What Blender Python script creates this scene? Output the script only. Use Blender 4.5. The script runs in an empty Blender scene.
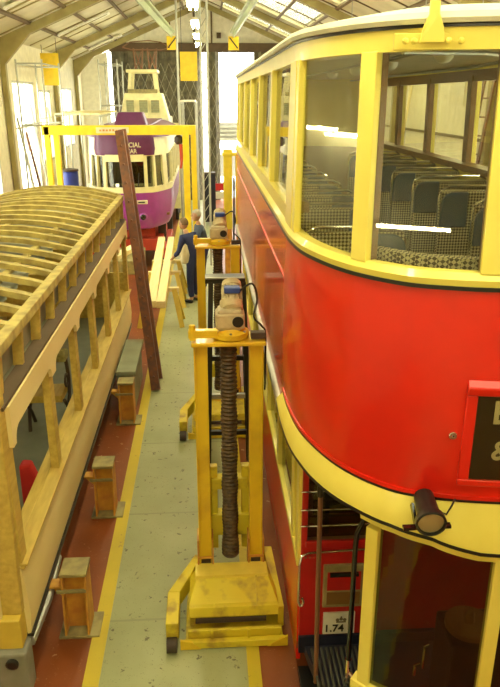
import bpy, bmesh, math, random
from mathutils import Vector, Matrix
random.seed(7)
S = bpy.context.scene
COL = S.collection
PI = math.pi

# ------------------------------------------------------------------ materials
def mat(name, col, rough=.5, metal=0., col2=None, scale=6., det=6., coat=0., bump=0., lo=.35, hi=.65, stretch=(1,1,1), spec=.5):
    m = bpy.data.materials.new(name); m.use_nodes = True
    nt = m.node_tree; b = nt.nodes['Principled BSDF']
    b.inputs['Roughness'].default_value = rough; b.inputs['Metallic'].default_value = metal
    b.inputs['Coat Weight'].default_value = coat; b.inputs['Coat Roughness'].default_value = .06
    b.inputs['Specular IOR Level'].default_value = spec
    tc = nt.nodes.new('ShaderNodeTexCoord'); mp = nt.nodes.new('ShaderNodeMapping'); mp.inputs['Scale'].default_value = stretch
    no = nt.nodes.new('ShaderNodeTexNoise'); no.inputs['Scale'].default_value = scale; no.inputs['Detail'].default_value = det
    nt.links.new(tc.outputs['Object'], mp.inputs[0]); nt.links.new(mp.outputs[0], no.inputs['Vector'])
    r = nt.nodes.new('ShaderNodeValToRGB')
    c2 = col2 or tuple(c*.86 for c in col)
    r.color_ramp.elements[0].position = lo; r.color_ramp.elements[1].position = hi
    r.color_ramp.elements[0].color = (*c2, 1); r.color_ramp.elements[1].color = (*col, 1)
    nt.links.new(no.outputs['Fac'], r.inputs[0]); nt.links.new(r.outputs[0], b.inputs['Base Color'])
    if bump:
        bp = nt.nodes.new('ShaderNodeBump'); bp.inputs['Strength'].default_value = bump; bp.inputs['Distance'].default_value = .01
        nt.links.new(no.outputs['Fac'], bp.inputs['Height']); nt.links.new(bp.outputs[0], b.inputs['Normal'])
    return m
def emit(name, col, s):
    m = bpy.data.materials.new(name); m.use_nodes = True; nt = m.node_tree
    nt.nodes.remove(nt.nodes['Principled BSDF']); e = nt.nodes.new('ShaderNodeEmission')
    e.inputs[0].default_value = (*col, 1); e.inputs[1].default_value = s
    nt.links.new(e.outputs[0], nt.nodes['Material Output'].inputs[0]); return m
def glass(name, tint=(1, 1, 1), ior=1.5, boost=1.):
    m = bpy.data.materials.new(name); m.use_nodes = True; nt = m.node_tree
    nt.nodes.remove(nt.nodes['Principled BSDF'])
    t = nt.nodes.new('ShaderNodeBsdfTransparent'); t.inputs[0].default_value = (*tint, 1)
    g = nt.nodes.new('ShaderNodeBsdfGlossy'); g.inputs['Roughness'].default_value = .01
    x = nt.nodes.new('ShaderNodeMixShader')
    ge = nt.nodes.new('ShaderNodeNewGeometry'); dt = nt.nodes.new('ShaderNodeVectorMath'); dt.operation = 'DOT_PRODUCT'
    nt.links.new(ge.outputs['Normal'], dt.inputs[0]); nt.links.new(ge.outputs['Incoming'], dt.inputs[1])
    def mth(op, a_, b_):
        q = nt.nodes.new('ShaderNodeMath'); q.operation = op; q.use_clamp = op != 'ABSOLUTE'
        for i_, v_ in enumerate((a_, b_)):
            if v_ is None: continue
            if isinstance(v_, (int, float)): q.inputs[i_].default_value = v_
            else: nt.links.new(v_, q.inputs[i_])
        return q.outputs[0]
    c_ = mth('ABSOLUTE', dt.outputs['Value'], None); i1 = mth('SUBTRACT', 1., c_); p5 = mth('POWER', i1, 5.)
    mu = nt.nodes.new('ShaderNodeMath'); mu.operation = 'MULTIPLY_ADD'; mu.inputs[1].default_value = .9*boost; mu.inputs[2].default_value = .045*boost; mu.use_clamp = True
    nt.links.new(p5, mu.inputs[0])
    nt.links.new(mu.outputs[0], x.inputs[0]); nt.links.new(t.outputs[0], x.inputs[1]); nt.links.new(g.outputs[0], x.inputs[2])
    nt.links.new(x.outputs[0], nt.nodes['Material Output'].inputs[0]); return m

M = {}
M['red'] = mat('tram_red', (.74, .014, .003), .3, coat=.45, col2=(.64, .011, .003), scale=2)
M['redside'] = mat('tram_red_side', (.72, .03, .008), .2, coat=.35, col2=(.6, .025, .008), spec=.35, scale=2)
M['darkred'] = mat('bulkhead_red', (.5, .012, .01), .35, coat=.3)
M['cream'] = mat('tram_cream', (.86, .74, .15), .35, col2=(.82, .69, .12), scale=4, coat=.3)
M['black'] = mat('black_paint', (.012, .011, .01), .35)
M['blackgloss'] = mat('black_gloss', (.01, .01, .01), .12, coat=.5)
M['navy'] = mat('navy_paint', (.01, .012, .03), .5)
M['chrome'] = mat('chrome', (.8, .8, .78), .12, 1.)
M['steel'] = mat('grey_steel', (.42, .42, .38), .4, .7)
M['dullgrey'] = mat('dull_grey', (.26, .25, .21), .7, col2=(.2, .2, .15))
M['silver'] = mat('satin_silver', (.8, .78, .66), .35, .5)
M['galv'] = mat('galvanised', (.5, .5, .42), .5, .4)
M['yellow'] = mat('lift_yellow', (.76, .52, .02), .4, col2=(.6, .37, .02), scale=3, det=9, lo=.3, hi=.5, coat=.1)
M['yellowbase'] = mat('base_yellow', (.72, .58, .03), .5, col2=(.42, .28, .03), scale=5, det=10, lo=.36, hi=.5)
M['head_highlight'] = mat('highlight_lemon', (.85, .68, .10), .4)  # paler yellow: bright highlight on the lift head plate put into its colour
M['lime'] = mat('lime_yellow', (.78, .66, .06), .4)
M['gantry'] = mat('gantry_yellow', (.9, .66, .03), .4)
M['bellows'] = mat('bellows_brown', (.13, .075, .025), .6, col2=(.05, .03, .015), scale=20)
M['beige'] = mat('gearbox_beige', (.58, .5, .3), .45, col2=(.4, .33, .2), scale=9)
M['blue'] = mat('blue_plastic', (.04, .09, .4), .4)
M['brownpaint'] = mat('brown_paint', (.17, .05, .009), .5, col2=(.09, .03, .015), scale=12)
M['polebrown'] = mat('pole_brown', (.22, .1, .05), .35)
M['wood'] = mat('aged_wood', (.62, .46, .10), .6, col2=(.45, .31, .06), scale=7, stretch=(3, .5, 3), lo=.3, hi=.7)
M['ribwood'] = mat('rib_wood', (.50, .40, .12), .7, col2=(.30, .23, .07), scale=8, lo=.35, hi=.6, bump=.3)
M['pale'] = mat('pale_plywood', (.84, .72, .36), .5, col2=(.78, .64, .28), scale=3, stretch=(4, .5, 1.2), lo=.3, hi=.7)
M['plank'] = mat('fresh_timber', (.88, .76, .42), .6, col2=(.8, .65, .3), scale=4, stretch=(6, .4, 6))
M['endwood'] = mat('end_wood', (.70, .53, .07), .5, col2=(.6, .43, .06), scale=5)
M['greyboard'] = mat('grey_board', (.32, .32, .22), .7, col2=(.19, .19, .14), scale=3)
M['greyboard2'] = mat('grey_slab', (.30, .33, .22), .7, col2=(.22, .24, .16), scale=3)
M['greyfloor'] = mat('grey_linoleum', (.22, .23, .16), .7)
M['orange'] = mat('primer_orange', (.68, .36, .05), .55, col2=(.5, .2, .04), scale=8)
M['olive'] = mat('olive_steel', (.36, .31, .12), .55, col2=(.22, .18, .08), scale=10)
M['rafter'] = mat('rafter_olive', (.34, .29, .11), .6, col2=(.27, .22, .08), scale=4)
M['green'] = mat('pale_green_steel', (.4, .45, .28), .5, col2=(.33, .38, .22))
M['wall'] = mat('cladding_cream', (.82, .77, .56), .7)
M['ceil'] = mat('roof_lining', (.66, .62, .42), .8, col2=(.52, .48, .30), scale=1.5, lo=.3, hi=.7)
M['purlin'] = mat('purlin_brown', (.16, .11, .05), .7)
M['lintel'] = mat('lintel_brown', (.11, .07, .035), .7)
M['purple'] = mat('tram_purple', (.33, .045, .32), .3, coat=.5)
M['dpurple'] = mat('roof_purple', (.12, .02, .1), .4)
M['pcream'] = mat('pale_cream', (.82, .76, .42), .4)
M['truckred'] = mat('truck_red', (.5, .05, .02), .5)
M['canvas'] = mat('roof_canvas', (.7, .68, .52), .6)
M['bluevinyl'] = mat('blue_vinyl', (.008, .04, .11), .35)
M['brownwood'] = mat('varnished_brown', (.22, .11, .03), .35)
M['whitein'] = mat('white_lining', (.66, .63, .48), .5)
M['banner'] = mat('yellow_sheet', (.85, .58, .02), .5)
M['skin'] = mat('skin', (.55, .3, .18), .5)
M['navycloth'] = mat('navy_cloth', (.016, .024, .1), .8)
M['greycloth'] = mat('slate_cloth', (.06, .08, .12), .8)
M['hairbrown'] = mat('hair_brown', (.2, .13, .07), .8)
M['hairgrey'] = mat('hair_grey', (.45, .42, .34), .8)
M['white'] = mat('white_enamel', (.8, .78, .66), .4)
M['shoe'] = mat('shoe_leather', (.015, .012, .01), .5)
M['redcloth'] = mat('red_cloth', (.55, .02, .02), .7)
M['cushion'] = mat('cushion_green', (.4, .42, .16), .7, col2=(.25, .25, .1), scale=25)
M['bluedrum'] = mat('blue_drum', (.02, .04, .3), .4)
M['tarmac'] = mat('yard_concrete', (.75, .75, .7), .8)
M['rubber2'] = mat('tread_rubber', (.07, .07, .05), .6)
M['rubber'] = mat('rubber', (.02, .018, .012), .6)
M['shelf'] = mat('rusty_dark', (.06, .04, .03), .6)
M['letter'] = mat('letter_cream', (.72, .66, .45), .5)
M['blindblack'] = mat('blind_black', (.02, .018, .01), .5)
M['crown'] = mat('crown_brown', (.18, .14, .08), .5)
M['tube'] = emit('fluorescent_tube', (1, .91, .52), 42)
M['lens'] = emit('lamp_lens_pale', (1, .97, .9), .0)
M['glass'] = glass('clear_glass', (.95, .96, .90), 1.5, 1.)
M['darkglass'] = glass('smoked_glass', (.6, .6, .48), 1.5, 1.0)
M['lampglass'] = glass('lamp_glass', (.9, .9, .8), 1.5)
M['skyglass'] = glass('rooflight_glass', (.62, .62, .52), 1.4)
M['panel'] = mat('white_wall_panel', (.88, .86, .72), .6)
M['translucent'] = mat('rooflight_sheet', (.86, .85, .72), .5)

# moquette pattern (black/cream zigzag)
def moquette():
    m = mat('moquette', (.6, .55, .38), .85); nt = m.node_tree; b = nt.nodes['Principled BSDF']
    tc = nt.nodes.new('ShaderNodeTexCoord'); mp = nt.nodes.new('ShaderNodeMapping'); mp.inputs['Rotation'].default_value = (0, PI/4, 0)
    ck = nt.nodes.new('ShaderNodeTexChecker'); ck.inputs['Scale'].default_value = 60
    ck.inputs[1].default_value = (.48, .43, .27, 1); ck.inputs[2].default_value = (.05, .035, .02, 1)
    nt.links.new(tc.outputs['Object'], mp.inputs[0]); nt.links.new(mp.outputs[0], ck.inputs[0]); nt.links.new(ck.outputs[0], b.inputs['Base Color'])
    return m
M['moq'] = moquette()

def floor_mat(name, base, dark, spotcol, spots=.0, joints=0.):
    m = mat(name, base, .55, col2=dark, scale=1.6, det=10, lo=.3, hi=.7); nt = m.node_tree; b = nt.nodes['Principled BSDF']
    b.inputs['Roughness'].default_value = .42
    src = b.inputs['Base Color'].links[0].from_socket
    tc = nt.nodes.new('ShaderNodeTexCoord')
    def mix(fac, a, colr):
        x = nt.nodes.new('ShaderNodeMix'); x.data_type = 'RGBA'
        nt.links.new(fac, x.inputs[0]); nt.links.new(a, x.inputs[6]); x.inputs[7].default_value = (*colr, 1); return x.outputs[2]
    def ramp(s, p0, p1, inv=False):
        r = nt.nodes.new('ShaderNodeValToRGB'); r.color_ramp.elements[0].position = p0; r.color_ramp.elements[1].position = p1
        if inv: r.color_ramp.elements[0].color = (1, 1, 1, 1); r.color_ramp.elements[1].color = (0, 0, 0, 1)
        nt.links.new(s, r.inputs[0]); return r.outputs[0]
    for sc, p in ((14., .19), (38., .17)):
        v = nt.nodes.new('ShaderNodeTexVoronoi'); v.inputs['Scale'].default_value = sc; v.inputs['Randomness'].default_value = 1.
        n = nt.nodes.new('ShaderNodeTexNoise'); n.inputs['Scale'].default_value = sc*2.2
        vm = nt.nodes.new('ShaderNodeVectorMath'); vm.operation = 'MULTIPLY_ADD'; vm.inputs[1].default_value = (.09,)*3
        nt.links.new(tc.outputs['Object'], n.inputs['Vector']); nt.links.new(n.outputs['Color'], vm.inputs[0]); nt.links.new(tc.outputs['Object'], vm.inputs[2])
        nt.links.new(vm.outputs[0], v.inputs['Vector'])
        # only some cells carry a stain
        cr = nt.nodes.new('ShaderNodeSeparateColor'); nt.links.new(v.outputs['Color'], cr.inputs[0])
        th = ramp(cr.outputs[0], 1-spots-.01, 1-spots+.01)
        d = ramp(v.outputs['Distance'], p, p+.06, True)
        mm = nt.nodes.new('ShaderNodeMath'); mm.operation = 'MULTIPLY'; nt.links.new(th, mm.inputs[0]); nt.links.new(d, mm.inputs[1])
        m2 = nt.nodes.new('ShaderNodeMath'); m2.operation = 'MULTIPLY'; m2.inputs[1].default_value = .8; nt.links.new(mm.outputs[0], m2.inputs[0])
        src = mix(m2.outputs[0], src, spotcol)
    if joints:
        sp = nt.nodes.new('ShaderNodeSeparateXYZ'); nt.links.new(tc.outputs['Object'], sp.inputs[0])
        a = nt.nodes.new('ShaderNodeMath'); a.operation = 'PINGPONG'; a.inputs[1].default_value = joints; nt.links.new(sp.outputs[1], a.inputs[0])
        src = mix(ramp(a.outputs[0], .008, .014, True), src, tuple(c*.7 for c in base))
    nt.links.new(src, b.inputs['Base Color'])
    return m
M['walk'] = floor_mat('walkway_paint', (.38, .40, .215), (.29, .31, .155), (.08, .065, .03), .3, .78)
M['redfloor'] = floor_mat('red_floor_paint', (.30, .075, .014), (.18, .045, .012), (.52, .33, .17), .12)
M['yline'] = floor_mat('line_paint', (.66, .52, .03), (.54, .42, .03), (.4, .28, .06), .18)

# ------------------------------------------------------------------ mesh builder
ORG = Vector((0, 0, 0))
class MB:
    def __init__(s): s.v = []; s.f = []
    def add(s, vs, fs):
        o = len(s.v); s.v += [Vector(v) for v in vs]; s.f += [tuple(i+o for i in f) for f in fs]; return s
    def box(s, x0, x1, y0, y1, z0, z1):
        return s.add([(x, y, z) for z in (z0, z1) for y in (y0, y1) for x in (x0, x1)],
                     [(0, 2, 3, 1), (4, 5, 7, 6), (0, 1, 5, 4), (2, 6, 7, 3), (0, 4, 6, 2), (1, 3, 7, 5)])
    def hexa(s, lo, hi):   # lo, hi: 4 points each, same order (ccw from above)
        return s.add(list(lo)+list(hi), [(3, 2, 1, 0), (4, 5, 6, 7), (0, 1, 5, 4), (1, 2, 6, 5), (2, 3, 7, 6), (3, 0, 4, 7)])
    def beam(s, a, b, w, h, up=(0, 0, 1)):
        a = Vector(a); b = Vector(b); d = (b-a).normalized(); u = Vector(up)
        if abs(d.dot(u)) > .98: u = Vector((0, 1, 0))
        r = d.cross(u).normalized(); u = r.cross(d).normalized()
        vs = [p + r*sx*w/2 + u*sz*h/2 for p in (a, b) for sx, sz in ((-1, -1), (1, -1), (1, 1), (-1, 1))]
        return s.add(vs, [(0, 1, 2, 3), (7, 6, 5, 4), (0, 4, 5, 1), (1, 5, 6, 2), (2, 6, 7, 3), (3, 7, 4, 0)])
    def tube(s, pts, r, n=10, r2=None, cap=True):
        pts = [Vector(p) for p in pts]; k = len(pts); rings = []
        prev = None
        for i, p in enumerate(pts):
            d = (pts[min(i+1, k-1)]-pts[max(i-1, 0)]).normalized()
            if prev is None:
                u = Vector((0, 0, 1)) if abs(d.z) < .9 else Vector((0, 1, 0))
                a = d.cross(u).normalized()
            else:
                a = (prev - d*prev.dot(d)).normalized()
            prev = a; b = d.cross(a)
            rr = r if r2 is None else r+(r2-r)*i/(k-1)
            rings.append([p + a*math.cos(t*2*PI/n)*rr + b*math.sin(t*2*PI/n)*rr for t in range(n)])
        vs = [q for g in rings for q in g]
        fs = [(i*n+j, i*n+(j+1) % n, (i+1)*n+(j+1) % n, (i+1)*n+j) for i in range(k-1) for j in range(n)]
        if cap: fs += [tuple(range(n))[::-1], tuple(range((k-1)*n, k*n))]
        return s.add(vs, fs)
    def lathe(s, c, prof, n=20, axis=(0, 0, 1)):   # prof: (radius, height along axis)
        c = Vector(c); ax = Vector(axis).normalized(); u = Vector((0, 0, 1)) if abs(ax.z) < .9 else Vector((0, 1, 0))
        a = ax.cross(u).normalized(); b = ax.cross(a)
        vs = [c+ax*h+(a*math.cos(t*2*PI/n)+b*math.sin(t*2*PI/n))*r for r, h in prof for t in range(n)]
        k = len(prof)
        fs = [(i*n+j, i*n+(j+1) % n, (i+1)*n+(j+1) % n, (i+1)*n+j) for i in range(k-1) for j in range(n)]
        fs += [tuple(range(n))[::-1], tuple(range((k-1)*n, k*n))]
        return s.add(vs, fs)
    def prism(s, poly, d):   # poly 3d points, extruded by vector d
        d = Vector(d); n = len(poly); p = [Vector(q) for q in poly]
        return s.add(p+[q+d for q in p], [tuple(range(n))[::-1], tuple(range(n, 2*n))]+[(i, (i+1) % n, n+(i+1) % n, n+i) for i in range(n)])
    def sweep(s, path, prof, closed=False, cprof=True, fn=None):  # path: (x,y); prof: (outward offset, z)
        k = len(path); vs = []
        for i in range(k):
            a = path[(i-1) % k] if closed else path[max(i-1, 0)]; b = path[(i+1) % k] if closed else path[min(i+1, k-1)]
            dx, dy = b[0]-a[0], b[1]-a[1]; l = math.hypot(dx, dy) or 1; nx, ny = dy/l, -dx/l
            pr = prof(i) if callable(prof) else prof
            m = len(pr)
            for o, z in pr:
                v = (path[i][0]+nx*o, path[i][1]+ny*o, z)
                vs.append(fn(v) if fn else v)
        fs = []
        for i in range(k if closed else k-1):
            i2 = (i+1) % k
            for j in range(m if cprof else m-1):
                j2 = (j+1) % m; fs.append((i*m+j, i*m+j2, i2*m+j2, i2*m+j))
        if cprof and not closed: fs += [tuple(range(m))[::-1], tuple(range((k-1)*m, k*m))]
        return s.add(vs, fs)
    def build(s, name, m, parent=None, bevel=0., smooth=False, org=None):
        o0 = org if org is not None else (ORG if parent is not None else Vector((0, 0, 0)))
        me = bpy.data.meshes.new(name); me.from_pydata([tuple(v-o0) for v in s.v], [], s.f); me.update()
        bm = bmesh.new(); bm.from_mesh(me); bmesh.ops.recalc_face_normals(bm, faces=bm.faces); bm.to_mesh(me); bm.free()
        if smooth:
            for p in me.polygons: p.use_smooth = True
            try: me.set_sharp_from_angle(angle=math.radians(38))
            except Exception: pass
        o = bpy.data.objects.new(name, me); COL.objects.link(o); me.materials.append(M[m] if isinstance(m, str) else m)
        if parent is not None: o.parent = parent
        if bevel:
            b = o.modifiers.new('bevel', 'BEVEL'); b.width = bevel; b.segments = 2; b.limit_method = 'ANGLE'
        return o
def tag(o, label=None, cat=None, group=None, kind=None):
    if label: o['label'] = label
    if cat: o['category'] = cat
    if group: o['group'] = group
    if kind: o['kind'] = kind
    return o
def thing(name, loc, label, cat, group=None):
    global ORG
    o = bpy.data.objects.new(name, None); COL.objects.link(o); o.location = loc; ORG = Vector(loc); o.empty_display_size = .1
    return tag(o, label, cat, group)
def single(mb, name, m, loc, label, cat, group=None, **k):   # a thing that is one mesh
    o = mb.build(name, m, None, org=Vector(loc), **k); o.location = loc; return tag(o, label, cat, group)
def struct(name, mb, m, **k): return tag(mb.build(name, m, **k), kind='structure')
def copy_tree(o, parent=None):
    c = o.copy(); COL.objects.link(c)
    if parent is not None: c.parent = parent
    for ch in [x for x in list(bpy.data.objects) if x.parent == o]: copy_tree(ch, c)
    return c
def text(body, size, loc, rot, m, parent, name, depth=.002, ax='CENTER', sx=1.):
    cu = bpy.data.curves.new(name, 'FONT'); cu.body = body; cu.size = size; cu.extrude = depth; cu.align_x = ax; cu.align_y = 'CENTER'; cu.offset = size*.018
    t = bpy.data.objects.new('tmp', cu); COL.objects.link(t)
    dg = bpy.context.evaluated_depsgraph_get(); dg.update()
    me = bpy.data.meshes.new_from_object(t.evaluated_get(dg)); bpy.data.objects.remove(t)
    me.transform(Matrix.Diagonal((sx, 1, 1, 1))); me.transform(rot.to_4x4() if hasattr(rot, 'to_4x4') else rot)
    me.transform(Matrix.Translation(Vector(loc)-(ORG if parent is not None else Vector()))); me.materials.clear(); me.materials.append(M[m])
    o = bpy.data.objects.new(name, me); COL.objects.link(o)
    if parent is not None: o.parent = parent
    return o
def cmr(P, n):
    out = []
    for i in range(1, len(P)-2):
        a, b, c, d = P[i-1:i+3]
        for k in range(n):
            t = k/n; out.append(tuple(.5*((2*b[j])+(c[j]-a[j])*t+(2*a[j]-5*b[j]+4*c[j]-d[j])*t*t+(3*b[j]-a[j]-3*c[j]+d[j])*t**3) for j in range(len(b))))
    out.append(tuple(P[-2])); return out

# ================================================================== SETTING
Y0, Y1 = -4., 30.; WX = 4.9; EZ = 5.45; RZ = 7.5; RX = .0
def roofz(x): return RZ-(RZ-EZ)*abs(x-RX)/WX
f = MB(); f.box(-WX, WX, Y0, Y1+.3, -.2, 0); struct('floor', f, 'redfloor')
f = MB(); f.box(-.95, .27, Y0, Y1, 0, .004); tag(f.build('walkway', 'walk'), kind='structure')
f = MB(); f.box(-.99, -.87, Y0, Y1, .0005, .008); tag(f.build('trim_1', 'yline'), kind='structure')
f = MB(); f.box(.24, .34, Y0, Y1, .0005, .008); tag(f.build('trim_2', 'yline'), kind='structure')
f = MB(); f.box(-8, 10, Y1+.3, 60, -.25, -.02); tag(f.build('ground', 'tarmac'), kind='structure')

# track rails set in the red strips
for x in (-3.25, -1.85, .85, 2.35):
    pass
# walls with window openings on the left
def wall_with_openings(x0, x1, ops, name):
    w = MB(); ys = [Y0]
    for (a, b, c, d) in ops: 
        w.box(x0, x1, ys[-1], a, 0, EZ); w.box(x0, x1, a, b, 0, c); w.box(x0, x1, a, b, d, EZ); ys.append(b)
    w.box(x0, x1, ys[-1], Y1, 0, EZ); struct(name, w, 'wall')
opsL = [(12.9, 17.4, 1.4, 4.1), (19.2, 21.6, 1.5, 4.5), (22.2, 23.8, 2.2, 4.3), (25.4, 27.6, 2.4, 4.4)]
opsR = [(3.0, 6.0, 2.8, 4.5), (21, 24, 2.3, 4.4)]
wall_with_openings(-WX-.15, -WX, opsL, 'wall_left'); wall_with_openings(WX, WX+.15, opsR, 'wall_right')
n = 1
for side, ops in ((-1, opsL), (1, opsR)):
    for (a, b, c, d) in ops:
        X = side*(WX+.05)
        w = tag(bpy.data.objects.new('window_%d' % n, None), kind='structure'); COL.objects.link(w); w.location = (X, (a+b)/2, c); ORG = Vector(w.location)
        m = MB()
        m.box(X-.04, X+.04, a, b, c, c+.06); m.box(X-.04, X+.04, a, b, d-.06, d); m.box(X-.04, X+.04, a, a+.06, c, d); m.box(X-.04, X+.04, b-.06, b, c, d)
        m.box(X-.03, X+.03, (a+b)/2-.025, (a+b)/2+.025, c, d); m.box(X-.03, X+.03, a, b, c+(d-c)*.6, c+(d-c)*.6+.04)
        m.build('window_frame', 'galv', w); g = MB(); g.box(X-.004, X+.004, a+.05, b-.05, c+.05, d-.05); g.build('pane', 'glass', w)
        n += 1
f = MB(); f.box(-WX-.15, WX+.15, Y0-.15, Y0, 0, EZ); f.prism([(-WX, Y0, EZ), (WX, Y0, EZ), (RX, Y0, RZ)], (0, -.15, 0)); struct('wall_front', f, 'wall')
# ceiling: two slopes, skylight sheets left as openings covered by translucent sheets
f = MB()
def slab(s, xa, xb, ya, yb):
    za, zb_ = roofz(xa), roofz(xb)
    f.hexa([(s*xa, ya, za), (s*xb, ya, zb_), (s*xb, yb, zb_), (s*xa, yb, za)], [(s*xa, ya, za+.12), (s*xb, ya, zb_+.12), (s*xb, yb, zb_+.12), (s*xa, yb, za+.12)])
slab(-1, WX+.15, 0, Y0-.15, Y1+.15)
slab(1, WX+.15, 3.25, Y0-.15, Y1+.15); slab(1, .7, 0, Y0-.15, Y1+.15)
SK = [(0., 5.2), (6.2, 11.5), (12.5, 17.8), (18.8, 23.9), (24.9, 27.9)]
yy = Y0-.15
for a_, b_ in SK: slab(1, 3.25, .7, yy, a_); yy = b_
slab(1, 3.25, .7, yy, Y1+.15)
struct('ceiling', f, 'ceil')
for i_, (a_, b_) in enumerate(SK):
    m = MB(); za, zb_ = roofz(3.25)+.06, roofz(.7)+.06
    m.hexa([(3.25, a_, za), (.7, a_, zb_), (.7, b_, zb_), (3.25, b_, za)], [(3.25, a_, za+.006), (.7, a_, zb_+.006), (.7, b_, zb_+.006), (3.25, b_, za+.006)]); o_ = struct('window_%d' % (20+i_), m, 'skyglass')
# purlins, one trim each
k = 3
for s in (-1, 1):
    for x in (.7, 1.55, 2.4, 3.25, 4.1):
        z = roofz(x)-.035
        m = MB(); m.beam((s*x, Y0, z), (s*x, Y1, z), .07, .07, up=(s*.4, 0, .9)); struct('trim_%d' % k, m, 'purlin'); k += 1
# cross battens between lining boards
for s in (-1, 1):
    for y in [Y0+1.1+1.62*i for i in range(20)]:
        m = MB(); m.beam((s*(WX-.05), y, roofz(WX-.05)-.01), (0, y, RZ-.01), .045, .03); struct('trim_%d' % k, m, 'purlin' if s > 0 else 'rafter'); k += 1
# portal frames with haunches
for y in (-.5, 5.7, 12., 18.3, 24.4, 28.4):
    for s in (-1, 1):
        m = MB()
        x0, x1 = s*(WX-.02), s*(WX-.14)
        m.box(min(x0, x1), max(x0, x1), y-.075, y+.075, 0, 4.851)
        zt = lambda x: roofz(x)-.05
        poly = [(s*(WX-.02), y-.08, 4.85), (s*(WX-.14), y-.08, 4.85), (s*(WX-.8), y-.08, zt(WX-.8)-.2), (s*.0, y-.08, zt(0)-.2), (0, y-.08, zt(0)), (s*(WX-.02), y-.08, zt(WX-.02))]
        m.prism(poly, (0, .16, 0))
        k += 1; struct('trim_%d' % (k+100), m, 'rafter')
# back wall: gable, lintel, side jambs
f = MB(); f.prism([(-3.82, Y1, 5.8), (3.82, Y1, 5.8), (RX, Y1, RZ)], (0, .15, 0))
for q in (-1, 1):
    f.prism([(q*WX, Y1, EZ), (q*3.82, Y1, 5.8), (q*3.82, Y1, 0), (q*WX, Y1, 0)], (0, .15, 0))
struct('wall_back', f, 'panel')
f = MB(); f.box(-3.7, 3.7, Y1-.22, Y1-.02, 5.78, 6.12); struct('trim_80', f, 'lintel')

m = MB(); m.box(.55, .72, Y1-.15, Y1-.02, 6.3, 6.5); t_ = single(m, 'wall_vent', 'lintel', (.63, Y1-.08, 6.3), 'small dark vent high on the gable wall', 'vent')
# posts in the gable
for i, x in enumerate((-1.3, -.35, .35, 1.3)):
    m = MB(); m.box(x-.03, x+.03, Y1-.06, Y1-.005, 6.12, roofz(x)-.02); struct('trim_%d' % (90+i), m, 'purlin')
# folding lattice shutters across the back doorway
def shutter(x0, x1, lab, zt=5.78):
    t = thing('folding_shutter', ((x0+x1)/2, Y1-.4, 0), lab, 'shutter', None)
    m = MB(); n = max(2, int((x1-x0)/.16)); pts = []
    for i in range(n+1): pts.append((x0+(x1-x0)*i/n, Y1-.42+(.07 if i % 2 else -.07)))
    top = lambda x: min(zt, roofz(x)-.1)
    for i in range(n):
        a, b = pts[i], pts[i+1]
        m.hexa([(a[0], a[1], 0), (b[0], b[1], 0), (b[0], b[1]+.012, 0), (a[0], a[1]+.012, 0)], [(a[0], a[1], top(a[0])), (b[0], b[1], top(b[0])), (b[0], b[1]+.012, top(b[0])), (a[0], a[1]+.012, top(a[0]))])
    m.build('folded_leaf', 'shutterdark', t)
    m = MB(); st = .32; x = x0
    while x < x1-.01:
        xe = min(x+st, x1); z = 0.1
        while z < top(x)-.75:
            m.beam((x, Y1-.53, z), (xe, Y1-.53, z+.75), .02, .022, up=(0, 1, 0)); m.beam((xe, Y1-.53, z), (x, Y1-.53, z+.75), .02, .022, up=(0, 1, 0)); z += .75
        x += st
    m.build('lattice', 'shutterlat', t)
M['shutterdark'] = mat('shutter_dark', (.17, .15, .09), .6, col2=(.09, .08, .05), scale=5)
M['shutterlat'] = mat('shutter_lattice', (.36, .34, .24), .6)
shutter(-3.6, -.12, 'dark folding lattice shutter across the left part of back doorway')
shutter(.14, .62, 'narrow bunched lattice shutter beside the bright doorway gap')
shutter(2.0, 3.6, 'lattice shutter at the right side of back doorway behind the red tram')
# hanging overhead lamps
fl = None
lab = {3: 'fluorescent lamp nearest the camera in the overhead row in view', 4: 'second fluorescent lamp of the overhead row, between the first and third', 5: 'third fluorescent lamp of the overhead row', 6: 'farthest fluorescent lamp of the overhead row, by the back lintel'}
for i, y in enumerate((-1., 3., 7.4, 11., 15.2, 19.3, 23., 26.6)):
    x = -.22+.008*i
    if fl is None:
        fl = thing('fluorescent_lamp', (x, y, 5.8), '', 'lamp', 'overhead fluorescent lamps')
        m = MB(); m.hexa([(x-.12, y-.8, 5.86), (x+.12, y-.8, 5.86), (x+.12, y+.8, 5.86), (x-.12, y+.8, 5.86)], [(x-.05, y-.8, 5.93), (x+.05, y-.8, 5.93), (x+.05, y+.8, 5.93), (x-.05, y+.8, 5.93)]); m.build('lamp_housing', 'white', fl)
        for q in (-.06, .06):
            m = MB(); m.tube([(x+q, y-.76, 5.83), (x+q, y+.76, 5.83)], .03); m.build('tube', 'tube', fl)
        for q in (-.6, .6):
            m = MB(); m.tube([(x, y+q, 5.93), (x, y+q, 7.36)], .008, 6); m.build('suspension_rod', 'steel', fl)
        o = fl
    else:
        o = copy_tree(fl); o.location = (x, y, 5.8)
    o['label'] = {0: 'added overhead fluorescent lamp behind the camera', 1: 'added overhead fluorescent lamp above the camera', 2: 'overhead fluorescent lamp above the near tram front', 3: 'overhead fluorescent lamp above the first yellow lift'}.get(i, lab.get(i-1))  # lamps behind and above the camera are unseen, added for light
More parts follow.
